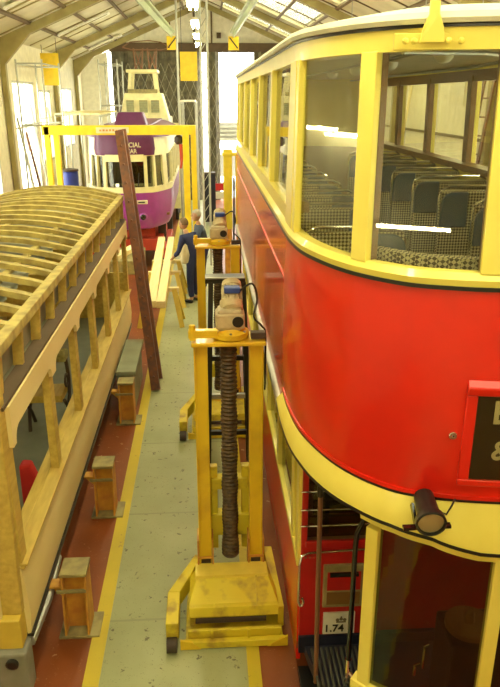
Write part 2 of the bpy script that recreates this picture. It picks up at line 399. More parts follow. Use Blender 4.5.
# extra crosswise lamps over each track, added out of view to brighten the hall
for x, y, z, lb in ((1.975, 1.2, 5.2, 'added crosswise fluorescent lamp over the red tram front'), (1.975, 8., 5.2, 'added crosswise fluorescent lamp over the red tram roof'), (3.675, 4.5, 4.95, 'added crosswise lamp by right wall beside the tram front'), (-2.4, 3.5, 5.2, 'added crosswise lamp over the near end of the timber tram'), (-2.4, 9, 5.2, 'added crosswise lamp over the far end of the timber tram'), (3.7, 11, 4.95, 'added crosswise lamp by right wall beside the tram middle'), (3.7, 16.5, 4.95, 'added crosswise lamp by right wall beyond the tram')):
    cl = thing('added_cross_lamp', (x, y, z), lb, 'lamp', 'added crosswise fluorescent lamps')
    m = MB(); m.box(x-.78, x+.78, y-.07, y+.07, z+.04, z+.1); m.build('lamp_housing', 'white', cl)
    m = MB(); m.tube([(x-.75, y, z), (x+.75, y, z)], .03); m.build('tube', 'tube', cl)
    for q in (-.425, .425):
        m = MB(); m.tube([(x+q, y, z+.1), (x+q, y, roofz(x+q)-.01)], .008, 6); m.build('suspension_rod', 'steel', cl)
for lb, p0, p1 in (('fluorescent lamp running along left wall above the timber tram', (-4.78, 8.9, 3.84), (-4.78, 10.2, 3.84)), ('low hung fluorescent lamp at left of the camera gallery', (-4.0, -2.45, 3.45), (-4.0, -1.05, 3.45))):
    cl = thing('wall_lamp', p0, lb, 'lamp')
    m = MB(); m.box(p0[0]-.06, p0[0]+.02, p0[1]-.05, p1[1]+.05, p0[2]+.04, p0[2]+.1)
    if p0[0] < -4.5: m.box(-4.9, p0[0]-.05, p0[1]+.2, p0[1]+.3, p0[2]+.04, p0[2]+.1)
    m.build('lamp_housing', 'white', cl)
    m = MB(); m.tube([p0, p1], .03); m.build('tube', 'tube', cl)
    if p0[0] > -4.5:
        for q in (.2, 1.2): m = MB(); m.tube([(p0[0], p0[1]+q, p0[2]+.1), (p0[0], p0[1]+q, roofz(4.0)-.01)], .008, 6); m.build('suspension_rod', 'steel', cl)
# unlit battens fixed on the left roof slope
for i, (y, xa, xb, lb) in enumerate(((15.6, -3.95, -2.3, 'long unlit batten fitting on left roof slope, nearest one'), (21.5, -4.05, -2.6, 'unlit batten fitting on left roof slope, middle one'), (27.3, -4.1, -2.9, 'unlit batten fitting on left roof slope, farthest one'))):
    t = thing('batten_fitting', ((xa+xb)/2, y, roofz((xa+xb)/2)-.2), lb, 'light fitting', 'batten fittings on the left roof slope')
    m = MB(); m.beam((xa, y, roofz(xa)-.09), (xb, y, roofz(xb)-.09), .32, .05); m.build('fitting_body', 'translucent', t, bevel=.01)
    m = MB(); m.beam((xa+.05, y-.08, roofz(xa)-.13), (xb-.05, y-.08, roofz(xb)-.13), .04, .03); m.build('edge_strip', 'rafter', t)
# pale green overhead beams with hazard plates
for s, ya, xa, lb, lb2 in ((-1, 17., -1.45, 'pale green steel beam sloping under the roof, left of the lamp row', 'yellow square plate with black diagonal at end of the left green beam'), (1, 17., 1.22, 'pale green steel beam sloping under the roof, right of the lamp row', 'yellow square plate with black diagonal at end of the right green beam')):
    m = MB(); m.beam((xa, ya, 6.3), (s*1.12, 27.6, 6.33), .22, .06); m.beam((xa, ya, 6.2), (s*1.12, 27.6, 6.23), .05, .2)
    single(m, 'overhead_beam', 'green', (s*1.12, 27.6, 6.2), lb, 'beam', 'green overhead beams')
    t = thing('hazard_plate', (s*1.12, 27.4, 5.75), lb2, 'sign', 'hazard plates')
    m = MB(); m.box(s*1.12-.19, s*1.12+.19, 27.4, 27.42, 5.72, 6.18); m.build('plate', 'banner', t)
    m = MB(); m.beam((s*1.12-.15*s, 27.39, 6.14), (s*1.12+.15*s, 27.39, 5.78), .015, .045, up=(s*.5, 0, .5)); m.build('diagonal_stripe', 'black', t)
# yellow sheets hanging
for (x0, x1, y, z0, z1, lb) in ((-.68, -.18, 22., 4.55, 5.35, 'plain yellow rectangular sheet hanging near the lamp row'), (-4.72, -4.2, 22., 4.42, 5.3, 'plain yellow rectangular sheet hanging by left wall scaffold')):
    t = thing('hanging_sheet', ((x0+x1)/2, y, z0), lb, 'sign', 'hanging yellow sheets')
    m = MB(); m.box(x0, x1, y-.01, y+.01, z0, z1); m.build('sheet', 'banner', t)
    for x in (x0+.05, x1-.05):
        m = MB(); m.tube([(x, y, z1), (x, y, roofz(x)-.02)], .008, 6); m.build('hook', 'black', t)

# ================================================================== RED DOUBLE-DECK TRAM
T = thing('double_deck_tram', (.5, 4.2, 0), 'red and cream double-deck tram with glazed upper deck filling the right side', 'tram')
XC = 1.57
LF = [(.5, 4.6), (.5, 4.3), (.505, 4.0), (.55, 3.65), (.69, 3.28), (.90, 3.03), (1.12, 2.93), (1.35, 2.88), (1.57, 2.86), (1.79, 2.88)]
left = cmr(LF, 6)                      # (.5,4.3) -> centre
full_front = left + [(2*XC-x, y) for x, y in left[-2::-1]]
YE = 11.6
sideL = [(.5, YE-.4*0-i*.6) for i in range(int((YE-4.4)/.6)+1)]
front_only = full_front
rear = [(2*XC-x, YE+(4.3-y)*.5) for x, y in full_front]     # shallower rear bow
loop = [(.5, y) for y in (11.0, 9.6, 8.2, 6.9, 5.6, 4.9)] + full_front + [(2*XC-.5, y) for y in (4.9, 5.6, 6.9, 8.2, 9.6, 11.0)] + [p for p in rear]
def tb(v):
    x, y, z = v
    if z > 3.3:
        w = max(0, min(1, (4.35-y)/.7)); y += .085*(z-3.3)*w
        x += (.02*(z-3.3) if x < XC else -.02*(z-3.3))
    return (x, y, z)
def part(mb, name, m, parent=T, **k): return mb.build(name, m, parent, **k)
# upper red panels
front_part = [p for p in full_front if p[1] < 4.31]
side_left = [(.5, 11.6), (.5, 9), (.5, 6.5), (.5, 5), (.5, 4.3)]
m = MB(); m.sweep(front_part, [(0, 2.22), (.012, 2.5), (.012, 3.0), (0, 3.3), (-.03, 3.3), (-.03, 2.2)]); part(m, 'front_panel', 'red', smooth=True)
for s in (0, 1):
    pth = side_left if s == 0 else [(2*XC-x, y) for x, y in side_left[::-1]]
    m = MB(); m.sweep(pth, [(0, 2.08), (0, 3.3), (-.03, 3.3), (-.03, 2.08)]); part(m, 'side_panel', 'redside')
m = MB(); m.sweep(rear, [(0, 2.08), (0, 3.3), (-.03, 3.3), (-.03, 2.08)]); part(m, 'rear_panel', 'redside')
# belt and mouldings
m = MB(); m.sweep(loop, [(-.01, 3.286), (.016, 3.286), (.016, 3.305), (-.01, 3.305)], closed=True); part(m, 'belt_line', 'black', smooth=True)
m = MB(); m.sweep(side_left+[q for q in left[:9]], [(0, 2.985), (.007, 2.985), (.007, 2.997), (0, 2.997)]); part(m, 'side_moulding', 'red', smooth=True)
m = MB(); m.sweep(front_part, [(0, 2.22), (.010, 2.22), (.010, 2.24), (0, 2.24)]); part(m, 'lower_bead', 'red', smooth=True)
m = MB(); m.sweep(front_part, [(0, 2.205), (.009, 2.205), (.009, 2.22), (0, 2.22)]); part(m, 'fascia_line', 'black', smooth=True)
def zb(x, y):
    if x > XC: x = 2*XC-x
    tab = [(4.3, 2.15), (3.9, 2.10), (3.46, 2.06), (3.14, 2.055), (3.0, 2.045), (2.93, 2.01), (2.88, 1.945), (2.8, 1.925)]
    for (a_, za), (b_, zb_) in zip(tab[:-1], tab[1:]):
        if b_ <= y <= a_: return za+(zb_-za)*(a_-y)/(a_-b_)
    return 2.15 if y > 4.3 else 1.91
fp2 = [p for p in full_front if p[1] < 4.31]
m = MB(); m.sweep(fp2, lambda i: [(0, 2.205), (.006, 2.205), (.045, (2.183+zb(*fp2[i]))/2), (.05, zb(*fp2[i])), (-.02, zb(*fp2[i]))]); part(m, 'canopy_fascia', 'cream', smooth=True)
m = MB(); m.sweep(fp2, lambda i: [(-.01, zb(*fp2[i])-.02), (.052, zb(*fp2[i])-.02), (.052, zb(*fp2[i])), (-.01, zb(*fp2[i]))]); part(m, 'canopy_edge', 'black', smooth=True)
for s in (0, 1):
    pth = side_left if s == 0 else [(2*XC-x, y) for x, y in side_left[::-1]]
    m = MB(); m.sweep(pth, [(-.02, 2.0), (.03, 2.02), (.035, 2.075), (0, 2.09), (-.02, 2.09)]); part(m, 'gutter_rail', 'steel', smooth=True)
# sill and head bands of upper windows
m = MB(); m.sweep(loop, [(-.06, 3.305), (.012, 3.305), (.02, 3.335), (-.005, 3.365), (-.06, 3.365)], closed=True, fn=tb); part(m, 'window_sill', 'cream', smooth=True)
for s in (0, 1):
    pth = side_left if s == 0 else [(2*XC-x, y) for x, y in side_left[::-1]]
    m = MB(); m.sweep(pth, [(-.06, 3.36), (-.005, 3.36), (.008, 3.47), (-.06, 3.47)], fn=tb); part(m, 'side_sill', 'cream')
m = MB(); m.sweep(loop, [(-.06, 4.285), (0, 4.285), (.012, 4.375), (-.06, 4.375)], closed=True, fn=tb); part(m, 'cant_rail', 'cream', smooth=True)
m = MB(); m.sweep(loop, [(-.05, 4.372), (.02, 4.372), (.02, 4.388), (-.05, 4.388)], closed=True, fn=tb); part(m, 'roof_edge_bead', 'black', smooth=True)  # thin black bead running round below the roof edge
# roof
m = MB(); m.sweep(loop, [(-.06, 4.385), (.035, 4.387), (.045, 4.405), (.03, 4.43), (-.06, 4.45), (-.25, 4.485)], closed=True, cprof=False, fn=tb)
part(m, 'roof_edge', 'canvas', smooth=True)
m = MB(); inner = []
for i in range(len(loop)):
    a, b = loop[i-1], loop[(i+1) % len(loop)]; dx, dy = b[0]-a[0], b[1]-a[1]; l = math.hypot(dx, dy)
    inner.append((loop[i][0]-dy/l*.25, loop[i][1]+dx/l*.25))
cx, cy = XC, 7.8
rings = []
for k_ in range(5):
    q = k_/5; rings.append([tb((p[0]+(cx-p[0])*q, p[1]+(min(max(p[1], 4.4), 11)-p[1])*q, 4.485+.07*(1-(1-q)**2))) for p in inner])
n_ = len(inner)
fs = [(i*n_+j, i*n_+(j+1) % n_, (i+1)*n_+(j+1) % n_, (i+1)*n_+j) for i in range(4) for j in range(n_)]+[tuple(range(4*n_, 5*n_))]
m.add([v for r in rings for v in r], fs); part(m, 'roof', 'canvas', smooth=True)
m = MB(); m.add([tb((p[0], p[1], 4.375)) for p in [(x+(XC-x)*.03, y+.03) for x, y in loop]], [tuple(range(len(loop)))]); part(m, 'ceiling_lining', 'whitein')
# upper deck floor
m = MB(); lp = [(x+(XC-x)*.02, y+.02) for x, y in loop]; m.add([(x, y, 2.3) for x, y in lp]+[(x, y, 2.22) for x, y in lp], [tuple(range(len(lp))), tuple(range(len(lp), 2*len(lp)))]); part(m, 'upper_floor', 'brownwood')
m = MB(); m.sweep(loop, [(-.035, 2.3), (-.035, 3.32), (-.05, 3.32), (-.05, 2.3)], closed=True); part(m, 'inner_lining', 'brownwood')
# pillars
def pil(pts, name, mt, z0=3.36, z1=4.29, d0=-.035, d1=.006):
    m = MB(); m.sweep(pts, [(d0, z0), (d1, z0), (d1, z1), (d0, z1)], fn=tb); return part(m, name, mt, bevel=.004)
def seg(pa, xa, xb):    # piece of the front path between two x positions
    r = []
    N = 400
    for i in range(len(pa)-1):
        for k in range(12):
            t = k/12; r.append((pa[i][0]+(pa[i+1][0]-pa[i][0])*t, pa[i][1]+(pa[i+1][1]-pa[i][1])*t))
    return [p for p in r if xa <= p[0] <= xb]
mir = lambda pts: [(2*XC-x, y) for x, y in pts[::-1]]
pA = [(.5, 4.36), (.5, 4.2), (.502, 4.07)]
pA2 = [(.503, 4.03), (.505, 3.99), (.507, 3.955)]
pB = seg(left, .700, .757)
pC = seg(left, 1.205, 1.29)
for pp, nm in ((pA, 'corner_pillar'), (pA2, 'corner_pillar'), (pB, 'front_pillar'), (pC, 'front_pillar')):
    pil(pp, nm, 'cream'); pil(mir(pp), nm, 'cream')
pil([(.5, 4.08), (.503, 4.02)], 'corner_infill', 'cream', d1=-.03); pil(mir([(.5, 4.08), (.503, 4.02)]), 'corner_infill', 'cream', d1=-.03)
# brown inner faces of the pillars
for pp in (pB, pC, mir(pC), mir(pB)): pil(pp, 'pillar_lining', 'brownwood', d0=-.08, d1=-.035)
pys = [5.6, 6.9, 8.2, 9.5, 10.8]
for y in pys:
    for s in (0, 1):
        pp = [(.5, y+.06), (.5, y-.06)]; pp = mir(pp) if s else pp
        pil(pp, 'side_pillar', 'cream', z0=3.46); pil(pp, 'pillar_lining', 'brownwood', d0=-.09, d1=-.035, z0=3.4)
pil([(.5, 11.6), (.5, 11.45)], 'side_pillar', 'cream', z0=3.46); pil(mir([(.5, 11.6), (.5, 11.45)]), 'side_pillar', 'cream', z0=3.46)
for s in (0, 1):   # brown capping on the inside sills
    pth = side_left if s == 0 else [(2*XC-x, y) for x, y in side_left[::-1]]
    m = MB(); m.sweep(pth, [(-.14, 3.42), (-.061, 3.42), (-.061, 3.5), (-.14, 3.48)]); part(m, 'sill_capping', 'brownwood')
    m = MB(); m.sweep(pth, [(-.1, 4.24), (-.061, 4.24), (-.061, 4.34), (-.1, 4.34)]); part(m, 'head_capping', 'brownwood')
# glass panes
def pane(pts, name, z0, z1, mt='glass', off=-.03, frame=None):
    m = MB(); m.sweep([pts[0], pts[-1]] if len(pts) > 1 else pts, [(off, z0), (off+.004, z0), (off+.004, z1), (off, z1)], fn=tb); g = part(m, name, mt)
    return g
g1 = seg(left, .515, .685); g1 = [g1[i] for i in (0, len(g1)//2, -1)]
def cpane(pts, z0, z1):
    m = MB(); m.sweep([pts[0], pts[-1]], [(-.025, z0), (-.021, z0), (-.021, z1), (-.025, z1)], fn=tb); return part(m, 'window_pane', 'glass')
for q in (seg(left, .508, .703), seg(left, .753, 1.21)):
    q = q[::6]+[q[-1]]
    cpane(q, 3.36, 4.29); cpane(mir(q), 3.36, 4.29)
q = seg(full_front, 1.285, 2*XC-1.285); cpane(q[::8]+[q[-1]], 3.36, 4.29)
ys = [4.36]+pys+[11.45]
for a, b in zip(ys[:-1], ys[1:]):
    for s in (0, 1):
        pp = [(.5, b-.06), (.5, a+.06)]; pp = mir(pp) if s else pp
        m = MB(); m.sweep(pp, [(-.035, 3.46), (-.031, 3.46), (-.031, 4.29), (-.035, 4.29)], fn=tb); part(m, 'window_pane', 'glass')
rr = rear
m = MB(); m.sweep(rr, [(-.05, 3.36), (0, 3.36), (0, 4.29), (-.05, 4.29)], fn=tb); part(m, 'rear_bulkhead', 'cream')
# trolley rope bracket on the front cant rail
m = MB(); bx, by = .985, 2.985
def pnt(x): 
    q = seg(left, x-.02, x+.02); p = min(q, key=lambda p: abs(p[0]-x)); v = tb((p[0], p[1], 4.33)); return v
v = pnt(.945); yb = v[1]-.03
m.prism([(.80, yb+.045, 4.285), (1.09, yb-.02, 4.285), (1.09, yb-.02, 4.35), (.80, yb+.045, 4.35)], (.005, .03, 0))
m.prism([(.895, yb-.012, 4.31), (.995, yb-.03, 4.31), (.985, yb-.03, 4.37), (.965, yb-.03, 4.42), (.96, yb-.03, 4.62), (.93, yb-.02, 4.62), (.925, yb-.02, 4.42), (.905, yb-.02, 4.37)], (0, .02, 0))
brk = part(m, 'roof_bracket', 'cream', bevel=.004)
for x in (.84, .875, 1.01, 1.06):
    m = MB(); m.lathe((x, yb-.002-(x-.9)*.2+.005, 4.318), [(.014, 0), (.013, .014), (.006, .02)], 8, (0, -1, 0)); m.build('bolt', 'cream', brk)
# hand rail pipes inside ceiling
m = MB(); m.tube([(.95, 3.5, 4.30), (1.5, 3.9, 4.32), (2.0, 4.6, 4.33), (2.2, 6, 4.33), (2.2, 11, 4.33)], .012, 8); part(m, 'ceiling_pipe', 'steel', smooth=True)
m = MB(); m.tube([(.9, 4.1, 4.33), (2.3, 4.1, 4.33)], .009, 8); part(m, 'ceiling_pipe', 'steel')
m = MB(); m.tube([(1.2, 4.1, 4.33), (1.2, 11, 4.33)], .009, 8); part(m, 'ceiling_pipe', 'steel')
for y in (4.8, 6.2, 7.6, 9.0):
    m = MB(); m.lathe((1.57, y, 4.375), [(.07, 0), (.065, -.03), (.04, -.06), (.005, -.07)], 14); part(m, 'ceiling_globe', 'white', smooth=True)
# seats (fixed benches: parts of the tram)
def bench(x0, x1, y, ztop=3.43, aisle=1):
    m = MB(); z0 = 2.72
    m.box(x0, x1, y, y+.06, z0, ztop-.03); b = part(m, 'seat_back', 'moq', bevel=.02)
    # aisle-side blue pad with rounded corner
    xa = x0 if aisle > 0 else x1; w = .22*aisle
    poly = []
    for k in range(7):
        a = PI/2*k/6; poly.append((xa+aisle*(.10-.10*math.sin(a)) , 0, ztop-.14+.10*math.cos(a)))
    poly = [(xa+w, 0, ztop-.04)]+poly+[(xa, 0, ztop-.32), (xa+w, 0, ztop-.32)]
    m = MB(); m.prism([(px, y-.03, pz) for px, _, pz in poly], (0, .03, 0)); m.build('blue_pad', 'bluevinyl', b, bevel=.012)
    m = MB(); m.tube([(x0, y+.03, ztop-.35), (x0, y+.03, ztop-.08), (x0+.02, y+.03, ztop-.03), (x0+.08, y+.03, ztop), (x1-.08, y+.03, ztop), (x1-.02, y+.03, ztop-.03), (x1, y+.03, ztop-.08), (x1, y+.03, ztop-.35)], .011, 8); m.build('grab_rail', 'chrome', b, smooth=True)
    m = MB(); m.box(x0, x1, y+.06, y+.48, 2.66, 2.78); part(m, 'seat_cushion', 'moq', bevel=.03)
for i in range(7): bench(1.86, 2.54, 4.72+i*.74)
for i in range(7): bench(.62, 1.27, 4.32+i*.74, 3.36 if i else 3.32, -1)
# curved front bench under the front window
fb = [(x, y) for x, y in seg(full_front, .62, 2*XC-.62)][::10]
m = MB(); m.sweep(fb, [(-.12, 2.75), (-.12, 3.40), (-.17, 3.405), (-.19, 3.35), (-.19, 2.75)], fn=tb); part(m, 'front_bench_back', 'moq', smooth=True)
m = MB(); m.sweep(fb, [(-.22, 2.7), (-.22, 2.8), (-.5, 2.82), (-.5, 2.7)]); part(m, 'front_bench_seat', 'moq', smooth=True)
# destination box on front panel
def onfront(x, z, off=.0):
    q = seg(full_front, x-.03, x+.03); p = min(q, key=lambda p: abs(p[0]-x)); i = q.index(p)
    a, b = q[max(i-1, 0)], q[min(i+1, len(q)-1)]; dx, dy = b[0]-a[0], b[1]-a[1]; l = math.hypot(dx, dy)
    return (p[0]+dy/l*off, p[1]-dx/l*off, z)
q = seg(full_front, 1.20, 2*XC-1.20)[::8]
D = MB()
D.sweep(q, [(0, 2.79), (.035, 2.79), (.045, 2.81), (.045, 2.835), (0, 2.87)]); D.sweep(q, [(0, 2.31), (.03, 2.31), (.03, 2.345), (0, 2.345)])
for qq in (q[:3], q[-3:]): D.sweep(qq, [(0, 2.345), (.03, 2.345), (.03, 2.79), (0, 2.79)])
db = part(D, 'destination_box', 'red', bevel=.006, smooth=True)
qi = q[2:-2]
m = MB(); m.sweep(qi, [(.012, 2.345), (.016, 2.345), (.016, 2.79), (.012, 2.79)]); m.build('blind', 'blindblack', db)
p = onfront(1.33, 2.74, .02)
rotm = Matrix.Rotation(math.radians(-5), 3, 'Z') @ Matrix.Rotation(math.radians(90), 3, 'X')
text('E', .165, (1.362, 2.857, 2.70), rotm, 'letter', db, 'blind_letter'); text('&', .14, (1.385, 2.857, 2.50), rotm, 'letter', db, 'blind_letter')
m = MB(); m.sweep(qi, [(.028, 2.345), (.031, 2.345), (.031, 2.79), (.028, 2.79)]); m.build('blind_glass', 'lampglass', db)
# lock plate
p = onfront(1.165, 2.57, .012); m = MB(); m.lathe(p, [(.02, 0), (.02, .006), (.016, .009)], 14, (-.2, -1, 0)); lk = part(m, 'lock_plate', 'chrome')
m = MB(); m.lathe((p[0]-.001, p[1]-.009, p[2]), [(.005, 0), (.004, .002)], 8, (-.2, -1, 0)); m.build('keyhole', 'black', lk)
# spot lamp on the fascia
p = Vector((1.045, 2.81, 2.20)); ax = Vector((-.10, -.95, -.12)).normalized()
m = MB(); m.lathe(p-ax*.06, [(.02, -.08), (.05, -.07), (.055, .06), (.058, .09), (.072, .10), (.074, .135), (.065, .14), (.062, .12), (.03, .10)], 22, ax); sl = part(m, 'spot_lamp', 'black', smooth=True)
m = MB(); m.lathe(p-ax*.06, [(.01, .07), (.035, .085), (.055, .118), (.061, .124)], 20, ax); m.build('reflector', 'silver', sl, smooth=True)
m = MB(); m.lathe(p-ax*.06, [(.062, .127), (.045, .132), (.005, .134)], 20, ax); m.build('lens', 'lampglass', sl, smooth=True)
m = MB(); m.beam(p+Vector((-.12, .0, -.075)), p+Vector((.11, -.015, -.06)), .03, .016); m.beam(p+Vector((-.055, 0, -.07)), p+Vector((-.055, .09, .0)), .014, .03); m.beam(p+Vector((.055, 0, -.065)), p+Vector((.055, .09, .0)), .014, .03); m.build('lamp_bracket', 'blackgloss', sl)
m = MB(); m.tube([p+Vector((.05, .02, .0)), p+Vector((.085, -.01, .0)), p+Vector((.11, .0, .04)), p+Vector((.14, .04, .05))], .005, 6); m.build('lamp_cable', 'black', sl)
# ---- lower deck saloon
XS = .59
for s in (0, 1):
    fx = (lambda x: x) if s == 0 else (lambda x: 2*XC-x)
    def bx(m, xa, xb, *r):
        a, b = sorted((fx(xa), fx(xb))); m.box(a, b, *r)
    m = MB(); bx(m, XS, XS+.03, 3.98, 11.5, .2, 1.03); part(m, 'rocker_panel', 'red')
    m = MB(); bx(m, XS-.015, XS+.035, 3.98, 11.5, 1.02, 1.075); part(m, 'waist_rail', 'cream', bevel=.005)
    m = MB(); bx(m, XS-.02, XS+.05, 3.98, 11.5, 1.93, 2.1); part(m, 'window_head', 'cream')
    for y in (3.98, 4.25, 5.3, 6.4, 7.5, 8.6, 9.7, 10.8, 11.35):
        m = MB(); bx(m, XS-.012, XS+.055, y, y+.13, 1.07, 1.95); part(m, 'saloon_pillar', 'cream', bevel=.005)
    m = MB(); bx(m, XS+.02, XS+.026, 4.0, 11.45, 1.07, 1.95); part(m, 'saloon_glass', 'darkglass')
    m = MB(); bx(m, XS+.05, XS+.06, 4.0, 11.45, .25, 1.07); part(m, 'saloon_lining', 'brownwood')
m = MB(); m.box(XS, 2*XC-XS, 3.98, 11.5, .3, .36); part(m, 'lower_floor', 'brownwood')
# bulkhead
m = MB()
m.box(.60, 1.12, 3.95, 3.99, .44, 1.22); m.box(.60, .64, 3.95, 3.99, 1.22, 2.15); m.box(1.08, 1.16, 3.95, 3.99, .44, 2.15); m.box(.60, 1.12, 3.95, 3.99, 1.9, 2.2); m.box(1.98, 2.54, 3.95, 3.99, .44, 2.2); m.box(1.1, 2.0, 3.95, 3.99, 2.05, 2.2)
bk = part(m, 'bulkhead', 'darkred', bevel=.004)
m = MB(); m.box(1.16, 1.98, 3.97, 3.99, .4, 2.05); m.build('saloon_door', 'darkred', bk)
m = MB(); m.box(.64, 1.08, 3.975, 3.98, 1.26, 1.9); m.build('bulkhead_pane', 'darkglass', bk)
m = MB(); m.box(.63, 1.09, 3.93, 3.955, 1.2, 1.25); m.build('bulkhead_sill', 'darkred', bk, bevel=.004)
m = MB(); m.box(.60, 2.54, 3.93, 3.97, .30, .44); m.build('kick_board', 'navy', bk)
for z in (1.65, 1.51, 1.385):
    m = MB(); m.tube([(.585, 3.92, z), (1.12, 3.92, z)], .006, 8); m.build('guard_bar', 'chrome', bk)
m = MB(); m.tube([(1.05, 3.9, 1.2), (.64, 3.88, 1.2), (.59, 3.86, 1.19), (.575, 3.84, 1.13), (.575, 3.84, .84), (.585, 3.84, .80), (.6, 3.84, .80), (.61, 3.84, .83), (.6, 3.84, .86)], .009, 10); m.build('grab_handle', 'chrome', bk, smooth=True)
m = MB(); m.box(.76, 1.04, 3.925, 3.955, .70, 1.05); fr = m.build('pocket_frame', 'olive', bk, bevel=.004)
m = MB(); m.box(.785, 1.02, 3.918, 3.926, .73, .83); m.build('pocket_panel', 'brownwood', fr); m = MB(); m.box(.785, 1.02, 3.918, 3.926, .85, 1.0); m.build('pocket_panel', 'darkred', fr)
m = MB(); m.tube([(.80, 3.915, .985), (1.0, 3.915, .985)], .018, 8); m.build('roller', 'blackgloss', fr)
m = MB(); m.box(.772, 1.0, 3.935, 3.952, .455, .64); sg = m.build('weight_plate', 'white', bk, bevel=.003); sg['label'] = 'small white plate with crown and 1.74'
R90 = Matrix.Rotation(PI/2, 3, 'X')
text('1.74', .085, (.85, 3.933, .505), R90, 'black', sg, 'plate_number')
m = MB()
cxx, czz = .90, .575
m.prism([(cxx-.035, 3.934, czz-.018), (cxx+.035, 3.934, czz-.018), (cxx+.035, 3.934, czz-.008), (cxx-.035, 3.934, czz-.008)], (0, -.003, 0))
for dx in (-.026, 0, .026):
    m.lathe((cxx+dx, 3.934, czz+.006+(.006 if dx == 0 else 0)), [(.013, 0), (.013, .003)], 10, (0, -1, 0))
m.lathe((cxx, 3.934, czz+.03), [(.006, 0), (.006, .003)], 8, (0, -1, 0)); m.build('crown_mark', 'crown', sg)
for q_ in (.63, .66, .69):
    m = MB(); m.lathe((q_, 3.945, 1.12), [(.008, 0), (.008, .01)], 8, (0, -1, 0)); m.build('stud', 'chrome', bk)
# platform
m = MB(); pl = [p for p in seg(full_front, .5, 3.0)][::6]; pl = [(x+(XC-x)*.12, y+.1) for x, y in pl]
m.prism([(x, y, .28) for x, y in pl], (0, 0, .08)); pf = part(m, 'platform_floor', 'navy')
m = MB()
for i in range(12): m.box(.68+.035*i, .695+.035*i, 3.3, 3.9, .36, .372)
m.build('tread_strip', 'rubber2', pf)
m = MB(); m.box(.60, 1.05, 3.35, 3.94, .12, .17); part(m, 'entrance_step', 'black')
m = MB(); m.tube([(.685, 3.66, .3), (.675, 3.66, 1.0), (.665, 3.66, 2.0), (.665, 3.66, 2.25)], .016, 12); pb = part(m, 'stanchion', 'polebrown', smooth=True)
m = MB(); m.tube([(.665, 3.66, 1.78), (.665, 3.66, 1.95)], .02, 12); m.build('stanchion_collar', 'black', pb)
m = MB(); m.tube([(.97, 3.45, 1.74), (.91, 3.5, 1.71), (.872, 3.5, 1.62), (.865, 3.5, 1.52), (.865, 3.5, .62)], .017, 12); hr = part(m, 'platform_handrail', 'blackgloss', smooth=True)
m = MB(); m.tube([(.865, 3.5, .65), (.865, 3.5, .36)], .021, 12); m.tube([(.865, 3.5, .55), (.93, 3.4, .5)], .012, 8); m.build('handrail_socket', 'chrome', hr)
# windscreen
ws = [(x, y) for x, y in seg(full_front, .79, 2*XC-.79)][::6]
m = MB(); m.sweep(ws, lambda i: [(-.06, zb(*ws[i])-.085), (.0, zb(*ws[i])-.085), (.01, zb(*ws[i])-.01), (-.06, zb(*ws[i])-.01)]); part(m, 'windscreen_header', 'cream')
m = MB(); m.sweep(ws, [(-.06, .28), (-.02, .28), (-.01, .8), (-.06, .8)]); part(m, 'dash_panel', 'red', smooth=True)
m = MB(); m.sweep(ws, [(-.06, .8), (.0, .8), (.0, .86), (-.06, .88)]); part(m, 'windscreen_sill', 'cream', smooth=True)
for a, b in ((.815, .872), (1.445, 1.52)):
    pp = seg(full_front, a, b); pp = [pp[0], pp[-1]]
    for z in (pp, mir(pp)):
        m = MB(); m.sweep(z, [(-.07, .8), (-.012, .8), (-.005, 1.93), (-.07, 1.93)]); part(m, 'windscreen_post', 'cream', bevel=.005)
for a, b in ((.867, 1.45), (1.515, 2*XC-1.515), (2*XC-1.45, 2*XC-.867)):
    pp = seg(full_front, a, b)
    m = MB(); m.sweep(pp[::8]+[pp[-1]], [(-.04, .85), (-.036, .85), (-.036, 1.93), (-.04, 1.93)]); part(m, 'windscreen_pane', 'darkglass')
# controller inside the cab
m = MB(); m.box(1.35, 1.75, 3.05, 3.35, .36, 1.15); ct = part(m, 'controller', 'black', bevel=.02)
m = MB(); m.lathe((1.5, 3.2, 1.15), [(.14, 0), (.14, .03), (.03, .035), (.02, .12)], 20); m.build('controller_top', 'brownwood', ct)
m = MB(); m.tube([(1.23, 3.15, .9), (1.23, 3.15, 1.06), (1.255, 3.15, 1.07)], .009, 8); part(m, 'brake_handle', 'chrome')
m = MB(); m.tube([(1.17, 3.12, .88), (1.17, 3.12, .95), (1.2, 3.12, .96)], .009, 8); part(m, 'brake_handle', 'chrome')
# wheels / truck below
m = MB(); m.box(.95, 2.2, 5.6, 9.8, .25, .5); tk = part(m, 'truck_frame', 'black')
for x in (.85, 2.2):
    for y in (6.2, 9.2):
        m = MB(); m.lathe((x, y, .37), [(.37, 0), (.37, .09), (.1, .1)], 24, (1, 0, 0)); m.build('wheel', 'steel', tk)
T.rotation_euler = (0, 0, -.002)

